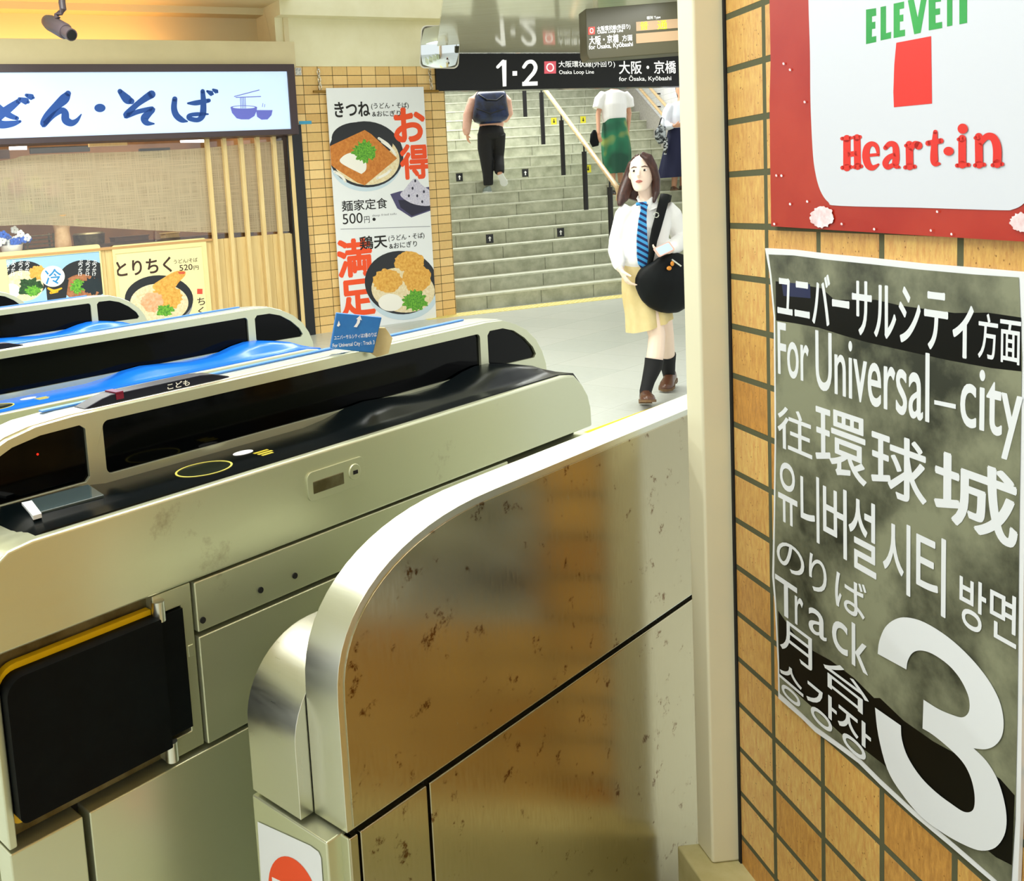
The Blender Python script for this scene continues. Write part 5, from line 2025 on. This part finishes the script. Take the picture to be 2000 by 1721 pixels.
for j in range(28):
    k = (j + 1) % 28
    a = math.degrees(2 * PI * (j + 0.5) / 28)
    if not opened(0, a):
        mb.face((ids[0][j], inner[0][j], inner[0][k], ids[0][k]))
mb.loft([G(1250, 306, .22), G(1236, 322, .25), G(1228, 345, .27), G(1222, 368, .26), G(1216, 386, .23), G(1209, 402, .20)], [(.03, .03), (.035, .035), (.035, .04), (.045, .045), (.04, .035), (.012, .012)], 12)
mb.loft([G(1252, 300, .14), G(1266, 308, .115), G(1276, 326, .12), G(1281, 350, .16), G(1281, 376, .16), G(1277, 396, .13)], [(.022, .015), (.032, .02), (.026, .03), (.026, .04), (.026, .03), (.008, .01)], 12)
mb.loft([G(1256, 320, .28), G(1250, 360, .30), G(1240, 392, .30)], [(.075, .05), (.085, .05), (.06, .03)], 14, side=(1, 0, 0))
surface('hair', mb, 0.006, M_hair, girl, 4)
# shirt
mb = MB()
mb.loft([G(1264, 395, .225), G(1264, 404, .22), G(1264, 416, .22), G(1262, 445, .20), G(1259, 485, .20), G(1258, 512, .20), G(1260, 522, .20)], [(.06, .055), (.12, .068), (.162, .088), (.155, .105), (.14, .10), (.135, .10), (.12, .09)], 22, side=(1, 0, 0))
mb.loft([G(1230, 408, .22), G(1219, 420, .22), G(1206, 468, .25), G(1203, 490, .22), G(1209, 518, .14), G(1211, 525, .125)], [.06, .06, .055, .052, .04, .028], 14)
mb.loft([G(1298, 406, .22), G(1311, 420, .22), G(1328, 458, .25), G(1326, 474, .19), G(1314, 486, .08), G(1309, 489, .05)], [.06, .066, .06, .058, .046, .03], 14)
surface('shirt', mb, 0.007, M_shirt, girl, 8)
mb = MB()
for pts in ([G(1253, 398, .12), G(1243, 388, .15), G(1246, 382, .20), G(1252, 410, .115), G(1240, 411, .125)], [G(1257, 398, .12), G(1272, 385, .14), G(1283, 384, .18), G(1284, 405, .13), G(1268, 412, .118)]):
    mb.rings([pts, [p + Vector((0, -0.006, 0)) for p in pts]])
mb.build('collar', M_shirt, girl, smooth=0)
# tie
mt = bpy.data.materials.new('tie_stripes')
mt.use_nodes = True
nt, nn, ln, b = nodes(mt)
tc = N(nt, 'ShaderNodeTexCoord')
mp = N(nt, 'ShaderNodeMapping')
mp.inputs['Rotation'].default_value = (0, R(-32), 0)
wv = N(nt, 'ShaderNodeTexWave', wave_type='BANDS', bands_direction='Z', i_Scale=9.5)
rp = ramp(nt, [(0.52, '#3f9fe0'), (0.58, '#10205c')])
ln.new(tc.outputs['Object'], mp.inputs[0])
ln.new(mp.outputs[0], wv.inputs['Vector'])
ln.new(wv.outputs['Fac'], rp.inputs[0])
ln.new(rp.outputs[0], b.inputs['Base Color'])
b.inputs['Roughness'].default_value = 0.6
tl = [(1247, 400, .115), (1248, 409, .112), (1246, 430, .09), (1243, 465, .085), (1243, 500, .09), (1245, 515, .09), (1254, 528, .088)]
tr_ = [(1261, 399, .115), (1259, 409, .112), (1261, 430, .088), (1263, 465, .083), (1266, 500, .088), (1264, 515, .09)]
mb = MB()
tpts = [G(*p) for p in tl] + [G(*p) for p in reversed(tr_)]
mb.prism([(p.x, p.z) for p in tpts], lambda u, v, d: Vector((u, d, v)), GY + 0.072, GY + 0.084)
mb.loft([G(1243, 399, .118), G(1262, 397, .118)], [.011, .012], 8)
mb.build('tie', mt, girl, smooth=0)
# skirt
mb = MB()
rings = []
rings_i = []
for t in [i / 12 for i in range(13)]:
    cx = 1258 + 10 * t
    cy = 512 + 122 * t
    c = G(cx, cy, .21)
    rx, ry = .132 + .012 * t + .03 * math.sin(PI * min(t * 1.3, 1)) * .6, .102 + .05 * t
    row, ri = [], []
    for j in range(64):
        a = 2 * PI * j / 64
        pl_w = 1 + 0.05 * t * math.sin(a * 9) - (0.20 * t * math.exp(-((a - 1.5 * PI - 0.12) / 0.10) ** 2))
        q = Vector((c.x + rx * math.cos(a) * pl_w, c.y + ry * math.sin(a) * pl_w, c.z + t * t * 0.045 * math.cos(a)))
        row.append(q)
        ri.append(q + Vector((-math.cos(a), -math.sin(a), 0)) * 0.004)
    rings.append(row)
    rings_i.append(ri)
mb.rings(rings + list(reversed(rings_i)), cap=(False, False))
mb.build('skirt', M_skirt, girl, smooth=60)
# socks and loafers
mb = MB()
mb.loft([G(1278, 701, .088), G(1276, 715, .083), G(1266, 745, .05), anA, anA + Vector((-0.01, -0.03, -0.04))], [.059, .057, .041, .038, .038], 16)
mb.build('sock', M_sock, girl)
mb = MB()
mb.loft([G(1303, 692, .425), G(1304, 712, .465), anB, anB + Vector((-0.015, -0.02, -0.04))], [.058, .05, .038, .038], 16)
mb.build('sock', M_sock, girl)
shoe('shoe', Vector((anA.x + 0.012, anA.y + 0.05, 0.03)), Vector((anA.x - 0.045, anA.y - 0.17, 0.075)), M_loafer, girl, 0.075, 0.046, sole=M_soleb)
shoe('shoe', Vector((anB.x + 0.03, anB.y + 0.03, 0.06)), Vector((anB.x - 0.10, anB.y - 0.17, 0.026)), M_loafer, girl, 0.075, 0.046, sole=M_soleb)

# bag and phone
bag = thing('shoulder_bag', 'large black shoulder bag at the side of the person with a striped tie', 'bag', G(1300, 608, .05))
mb = MB()
bx_ = [(1249, 528, .06, .02), (1252, 530, .06, .06), (1258, 535, .05, .098), (1266, 539, .045, .135), (1275, 543, .04, .163), (1287, 548, .045, .184), (1300, 552, .05, .196), (1314, 553, .065, .2), (1328, 554, .08, .192), (1341, 553, .10, .165), (1352, 552, .12, .12), (1359, 551, .13, .07), (1363, 550, .14, .02)]
mb.loft([G(a, b, c) for a, b, c, r in bx_], [(r, 0.012 + 0.34 * r) for a, b, c, r in bx_], 36, side=(0.25, 0, 1))
surface('body', mb, 0.009, M_bag, bag, 10)
mb = MB()
sp_ = [G(1300, 400, .30), G(1303, 384, .24), G(1299, 380, .19), G(1295, 398, .115), G(1288, 425, .085), G(1281, 450, .075), G(1276, 470, .07), G(1272, 500, .055), G(1268, 520, .05)]
mb.loft(sp_, [(.030, .006)] * 6 + [(.026, .006), (.02, .006), (.016, .006)], 10, side=(1, 0, 0))
mb.build('strap', M_bag, bag)
mb = MB()
pts = [G(1281.5, 420, .07) + Vector((.016 * math.cos(a), -0.002, .016 * math.sin(a))) for a in [2 * PI * j / 14 for j in range(16)]]
mb.loft(pts, .0035, 6, cap=(False, False))
mb.build('buckle_ring', M_bright, bag)
mb = MB()
mb.ball(G(1307, 524, -.035), .016, .008, .014)
mb.ball(G(1313, 515, -.035), .012, .008, .016)
mb.build('orange_charm', mat('charm_orange', '#d98a28', 0.4), bag)
mb = MB()
mb.cyl(G(1312, 507, -.03), G(1330, 520, -.03), .006, 8)
mb.build('key_clip', M_bright, bag)
ph = thing('phone', 'phone with light blue lit screen held by the person with a striped tie', 'phone', G(1297, 488, -.04))
pc = G(1297, 487, -.062)
pu, pv_ = Vector((0.86, 0.25, 0.28)).normalized(), Vector((-0.35, 0.45, 0.82)).normalized()
pv_ = (pv_ - pu * pv_.dot(pu)).normalized()
pn = pu.cross(pv_)
pn = pn if pn.y < 0 else -pn
mb = MB()
mb.rings([[pc + pu * a + pv_ * b + pn * d for a, b in rounded(-.062, -.033, .062, .033, .008, 3)] for d in (-.004, .004)])
mb.build('case', mat('phone_case', '#e8b8a8', 0.4), ph, smooth=0)
mb = MB()
mb.rings([[pc + pu * a + pv_ * b + pn * d for a, b in rounded(-.05, -.026, .05, .026, .006, 3)] for d in (.004, .0052)])
mb.build('screen', mat('phone_screen', '#9fd6f6', 0.2, emit='#9fd6f6', es=0.6), ph, smooth=0)

# -------- man with a backpack climbing the stairs
foot, si = on_stairs(954, 369)
MY = foot.y


def Mn(x, y, d=0.0):
    return on_y(x, y, MY + d)


man = thing('person', 'person in salmon shirt and black trousers climbing the stairs with a navy backpack', 'person', foot)
mb = MB()
ax2 = head(mb, Mn(957, 152, .12), (0.05, 1, -0.1), 1.0)
mb.loft([Mn(957, 165, .10), Mn(957, 178, .09)], [.055, .06], 12)
mb.loft([Mn(957, 175, .09), Mn(957, 186, .08), Mn(958, 210, .06), Mn(959, 240, .04), Mn(960, 258, .04)], [(.08, .07), (.19, .10), (.18, .11), (.15, .11), (.14, .11)], 18, side=(1, 0, 0))
mb.loft([Mn(935, 188, .08), Mn(918, 222, .04), Mn(912, 262, -.02)], [.055, .045, .03], 12)
mb.loft([Mn(982, 188, .08), Mn(994, 220, .12), Mn(985, 235, .30)], [.055, .045, .03], 12)
hand(mb, Mn(912, 262, -.02), (0.1, -0.05, -1), (1, 0.2, 0), 0.17, 0.5, 1)
hand(mb, Mn(985, 235, .30), (-0.5, 0.5, 0.4), (-1, 0, 0), 0.17, 0.8, 1)
mb.loft([Mn(948, 255, .04), Mn(948, 305, .03), Mn(954, 360, .0)], [.085, .06, .04], 12)
mb.loft([Mn(970, 255, .04), Mn(970, 300, .12), Mn(977, 342, -.08)], [.085, .06, .04], 12)
surface('body', mb, 0.009, M_skin2, man, 4)
mb = MB()
c = Mn(957, 149, .11)
mb.ball(c, .088, .108, .105, 16, 10)
mb.loft([Mn(957, 150, .04), Mn(957, 165, .04)], [(.08, .05), (.06, .03)], 14)
surface('hair', mb, 0.01, M_hairk, man, 3)
mb = MB()
mb.loft([Mn(957, 172, .09), Mn(957, 184, .08), Mn(958, 210, .06), Mn(960, 245, .04), Mn(960, 252, .04)], [(.09, .08), (.21, .12), (.195, .13), (.185, .135), (.17, .12)], 20, side=(1, 0, 0))
mb.loft([Mn(937, 186, .08), Mn(924, 196, .07), Mn(914, 225, .04), Mn(911, 255, -.01), Mn(912, 264, -.02)], [.075, .08, .075, .062, .04], 14)
mb.loft([Mn(978, 186, .08), Mn(989, 198, .08), Mn(994, 222, .13), Mn(986, 236, .28)], [.075, .08, .065, .045], 14)
surface('shirt', mb, 0.011, speckle('shirt_salmon', '#e6bba6', '#d9a791', 5, 0.8), man, 6)
mb = MB()
mb.loft([Mn(959, 246, .04), Mn(959, 262, .03), Mn(960, 272, .03)], [(.175, .13), (.205, .155), (.17, .13)], 20, side=(1, 0, 0))
mb.loft([Mn(949, 262, .03), Mn(947, 290, .03), Mn(950, 312, .02), Mn(953, 340, .01), Mn(954, 362, .0)], [.13, .112, .098, .082, .072], 16)
mb.loft([Mn(971, 262, .03), Mn(972, 292, .10), Mn(972, 308, .10), Mn(975, 328, -.02), Mn(976, 338, -.06)], [.13, .108, .096, .08, .07], 16)
surface('trousers', mb, 0.010, mat('trousers_black', '#08090b', 0.75), man, 6)
M_sneak = mat('sneaker_grey', '#8d9a96', 0.6)
M_sneakw = mat('sneaker_white', '#dfe3e2', 0.6)
fz = foot.z
a = Mn(954, 366, 0)
shoe('shoe', Vector((a.x, a.y - 0.05, fz + 0.012)), Vector((a.x - 0.05, a.y + 0.2, fz + 0.012)), M_sneak, man, 0.085, 0.05, sole=M_sneakw)
a = Mn(977, 340, -.08)
b_ = Mn(985, 358, -.02)
shoe('shoe', a, b_ + (b_ - a) * 0.25, M_sneak, man, 0.085, 0.05, up=(0.1, 0.5, 0.3), sole=M_sneakw)
bp_ = thing('backpack', 'navy roll-top backpack on the back of the person climbing the stairs', 'bag', Mn(958, 242, -.1))
mb = MB()
rr = []
for y, w, dd2, of in ((178, .20, .07, -.10), (186, .23, .10, -.12), (200, .235, .115, -.135), (215, .255, .125, -.145), (228, .27, .12, -.145), (236, .24, .10, -.13), (241, .16, .06, -.12)):
    c = Mn(958, y, of)
    rr.append([c + Vector((math.copysign(abs(math.cos(q)) ** .55, math.cos(q)) * w, math.copysign(abs(math.sin(q)) ** .55, math.sin(q)) * dd2, 0)) for q in [2 * PI * j / 28 for j in range(28)]])
mb.rings(rr)
pk = mb.build('body', speckle('bag_navy', '#0a1020', '#1a2c58', 5, 0.35, lo=0.4, hi=0.62), bp_, smooth=70)
mb = MB()
mb.loft([Mn(934, 184, -.235), Mn(950, 195, -.25), Mn(970, 196, -.25), Mn(984, 186, -.235)], [(.012, .012)] * 4, 8)
mb.loft([Mn(930, 212, -.25), Mn(958, 222, -.28), Mn(986, 212, -.25)], [(.012, .010)] * 3, 8)
mb.build('seam', mat('bag_seam', '#0a0e18', 0.5), pk)
mb = MB()
mb.loft([Mn(948, 178, -.1), Mn(951, 173, -.1), Mn(962, 173, -.1), Mn(965, 178, -.1)], .012, 8)
mb.build('handle', mat('bag_seam', '#0a0e18', 0.5), bp_)
for sx in (938, 978):
    mb = MB()
    mb.loft([Mn(sx, 180, -.06), Mn(sx, 175, .06), Mn(sx, 182, .19), Mn(sx + (3 if sx > 950 else -3), 205, .20), Mn(sx + (5 if sx > 950 else -5), 232, .10), Mn(sx, 236, -.08)], [(.028, .008)] * 6, 8, side=(1, 0, 0))
    mb.build('strap', mat('bag_seam', '#0a0e18', 0.5), bp_)

# -------- woman in a green skirt coming down
foot, si = on_stairs(1205, 372)
LY = foot.y


def Ld(x, y, d=0.0):
    return on_y(x, y, LY + d)


lady = thing('person', 'person in white T-shirt and green patterned skirt coming down the stairs', 'person', foot)
mb = MB()
ax3 = head(mb, Ld(1199, 152, .02), (-0.05, -1, -0.1), 0.98)
mb.loft([Ld(1199, 164, .03), Ld(1199, 178, .03)], [.045, .055], 12)
mb.loft([Ld(1199, 175, .03), Ld(1199, 184, .03), Ld(1199, 205, .02), Ld(1198, 232, .02), Ld(1200, 255, .02)], [(.07, .06), (.17, .09), (.16, .10), (.14, .10), (.16, .11)], 18, side=(1, 0, 0))
mb.loft([Ld(1176, 186, .03), Ld(1168, 225, .0), Ld(1169, 262, -.08)], [.045, .036, .026], 12)
mb.loft([Ld(1222, 186, .03), Ld(1229, 222, .05), Ld(1226, 258, .0)], [.045, .036, .026], 12)
hand(mb, Ld(1169, 261, -.08), (0.1, -0.15, -1), (0.7, 0.7, 0), 0.16, 0.6, -1)
hand(mb, Ld(1226, 258, .0), (0, -0.1, -1), (-1, 0, 0), 0.16, 0.6, 1)
mb.loft([Ld(1192, 250, .02), Ld(1194, 305, -.06), Ld(1198, 362, -.02)], [.08, .055, .035], 12)
mb.loft([Ld(1208, 250, .02), Ld(1210, 305, .06), Ld(1212, 358, .12)], [.08, .055, .035], 12)
surface('body', mb, 0.009, M_skin2, lady, 4)
face_marks(ax3[3], ax3[:3], lady, 0.98)
mb = MB()
c = Ld(1199, 149, .04)
mb.ball(c, .085, .095, .10, 16, 10)
mb.loft([Ld(1199, 150, .09), Ld(1199, 168, .08)], [(.085, .05), (.06, .03)], 14)
surface('hair', mb, 0.01, M_hairk, lady, 3)
mb = MB()
mb.loft([Ld(1199, 176, .03), Ld(1199, 182, .03), Ld(1199, 205, .01), Ld(1199, 230, .01), Ld(1199, 240, .01)], [(.085, .075), (.185, .105), (.195, .12), (.19, .125), (.17, .11)], 20, side=(1, 0, 0))
mb.loft([Ld(1180, 183, .03), Ld(1170, 195, .02), Ld(1166, 212, .0)], [.07, .075, .07], 14)
mb.loft([Ld(1218, 183, .03), Ld(1228, 195, .03), Ld(1230, 210, .03)], [.07, .075, .07], 14)
surface('shirt', mb, 0.011, M_shirt, lady, 6)
ms_ = bpy.data.materials.new('skirt_green')
ms_.use_nodes = True
nt, nn, ln, b = nodes(ms_)
tc = N(nt, 'ShaderNodeTexCoord')
nz = N(nt, 'ShaderNodeTexNoise', i_Scale=2.6, i_Detail=1.5)
rp = ramp(nt, [(0.4, '#0d4a36'), (0.56, '#1c7450'), (0.66, '#a9ac52')])
ln.new(tc.outputs['Object'], nz.inputs['Vector'])
ln.new(nz.outputs['Fac'], rp.inputs[0])
ln.new(rp.outputs[0], b.inputs['Base Color'])
b.inputs['Roughness'].default_value = 0.6
mb = MB()
rings, ri = [], []
for t in [i / 14 for i in range(15)]:
    c = Ld(1200 + 6 * t, 232 + 106 * t, .01)
    rx, ry = .17 + .04 * math.sin(PI * t) + .02 * t, .13 + .06 * t
    row = []
    for j in range(56):
        a = 2 * PI * j / 56
        k = 1 + (.05 * t + 0.01) * math.sin(a * 7 + t * 3.0) + .03 * t * math.sin(a * 3 + 1)
        row.append(Vector((c.x + rx * k * math.cos(a), c.y + ry * k * math.sin(a), c.z)))
    rings.append(row)
    ri.append([c + (p - c) * 0.97 for p in row])
mb.rings(rings + list(reversed(ri)), cap=(False, False))
mb.build('skirt', ms_, lady, smooth=70)
for x, y, d in ((1198, 366, -.02), (1212, 362, .12)):
    a = Ld(x, y, d)
    zf = foot.z if d < 0.05 else foot.z
    shoe('shoe', Vector((a.x, a.y + 0.05, foot.z + 0.014)), Vector((a.x - 0.02, a.y - 0.17, foot.z + 0.014)), M_hairk, lady, 0.06, 0.042, sole=M_soleb)
pg = thing('pouch', 'small black pouch held by the person in the green skirt', 'bag', Ld(1161, 285, -.08))
mb = MB()
mb.loft([Ld(1161, 254, -.06), Ld(1160, 262, -.06), Ld(1161, 276, -.06), Ld(1163, 286, -.06)], [(.02, .02), (.055, .03), (.075, .035), (.05, .025)], 14, side=(1, 0, 0))
mb.build('body', M_bag, pg, smooth=70)

# -------- woman in a navy skirt at the right
foot, si = on_stairs(1316, 378)
RY = foot.y


def Rt(x, y, d=0.0):
    return on_y(x, y, RY + d)


w3 = thing('person', 'person in white shirt and long navy skirt half hidden behind the post', 'person', foot)
mb = MB()
ax4 = head(mb, Rt(1330, 176, .02), (-0.35, -0.9, -0.1), 0.98)
mb.loft([Rt(1330, 186, .03), Rt(1330, 200, .03)], [.045, .055], 12)
mb.loft([Rt(1330, 198, .03), Rt(1330, 206, .03), Rt(1330, 228, .02), Rt(1328, 252, .02), Rt(1326, 275, .02)], [(.07, .06), (.17, .09), (.16, .10), (.13, .10), (.16, .11)], 18, side=(1, 0, 0))
mb.loft([Rt(1309, 208, .03), Rt(1302, 240, .02), Rt(1318, 246, -.16)], [.045, .036, .026], 12)
mb.loft([Rt(1351, 208, .03), Rt(1357, 245, .05), Rt(1352, 280, .0)], [.045, .036, .026], 12)
hand(mb, Rt(1318, 246, -.16), (0.9, -0.3, 0.1), (0, 1, 0.2), 0.16, 0.7, 1)
hand(mb, Rt(1352, 280, .0), (0, -0.1, -1), (-1, 0, 0), 0.16, 0.6, 1)
mb.loft([Rt(1320, 275, .02), Rt(1319, 325, .0), Rt(1316, 372, .0)], [.08, .055, .035], 12)
mb.loft([Rt(1336, 275, .02), Rt(1335, 325, .04), Rt(1332, 372, .04)], [.08, .055, .035], 12)
surface('body', mb, 0.009, M_skin2, w3, 4)
mb = MB()
mb.ball(Rt(1331, 173, .05), .088, .10, .105, 16, 10)
mb.loft([Rt(1331, 175, .10), Rt(1333, 195, .10)], [(.09, .05), (.07, .035)], 14)
surface('hair', mb, 0.01, M_hairk, w3, 3)
mb = MB()
mb.loft([Rt(1330, 198, .03), Rt(1330, 205, .03), Rt(1330, 228, .01), Rt(1327, 252, .01), Rt(1326, 258, .01)], [(.085, .075), (.185, .105), (.19, .12), (.17, .12), (.16, .11)], 20, side=(1, 0, 0))
mb.loft([Rt(1311, 206, .03), Rt(1303, 220, .02), Rt(1299, 240, .0), Rt(1306, 248, -.08), Rt(1315, 246, -.14)], [.07, .072, .07, .06, .04], 14)
mb.loft([Rt(1349, 206, .03), Rt(1358, 222, .03), Rt(1358, 250, .04), Rt(1353, 275, .01)], [.07, .07, .06, .04], 14)
surface('shirt', mb, 0.011, mat('shirt_pale', '#e2e6f0', 0.7), w3, 6)
mb = MB()
rings, ri = [], []
for t in [i / 10 for i in range(11)]:
    c = Rt(1326 - 6 * t, 250 + 96 * t, .01)
    rx, ry = .16 + .12 * t, .12 + .10 * t
    row = []
    for j in range(48):
        a = 2 * PI * j / 48
        k = 1 + .05 * t * math.sin(a * 9)
        row.append(Vector((c.x + rx * k * math.cos(a), c.y + ry * k * math.sin(a), c.z)))
    rings.append(row)
    ri.append([c + (p - c) * 0.97 for p in row])
mb.rings(rings + list(reversed(ri)), cap=(False, False))
mb.build('skirt', mat('skirt_navy', '#0b1138', 0.75), w3, smooth=70)
for x, d in ((1316, 0), (1332, .04)):
    a = Rt(x, 372, d)
    shoe('shoe', Vector((a.x, a.y + 0.05, foot.z + 0.014)), Vector((a.x - 0.03, a.y - 0.17, foot.z + 0.014)), M_loafer, w3, 0.06, 0.042, sole=M_soleb)
tb = thing('tote_bag', 'grey and black tote bag on the arm of the person in navy skirt', 'bag', Rt(1292, 300, -.1))
mb = MB()
mb.loft([Rt(1293, 246, -.08), Rt(1290, 258, -.08), Rt(1290, 270, -.08), Rt(1293, 280, -.08)], [(.05, .03), (.09, .045), (.085, .045), (.05, .03)], 14, side=(1, 0, 0))
tbb = mb.build('body', speckle('tote_grey', '#b9c0c4', '#20262a', 14, 0.4, lo=0.45, hi=0.55), tb, smooth=70)
mb = MB()
mb.loft([Rt(1286, 250, -.08), Rt(1292, 230, -.05), Rt(1302, 233, -.02), Rt(1300, 250, -.08)], .01, 8)
mb.build('strap', M_bag, tb)
mb = MB()
mb.loft([Rt(1300, 268, -.12), Rt(1300, 285, -.12), Rt(1299, 302, -.12)], [.03, .035, .02], 10)
mb.build('strap_end', speckle('tote_check', '#c8ccd0', '#101418', 26, 0.5, lo=0.48, hi=0.52), tb)
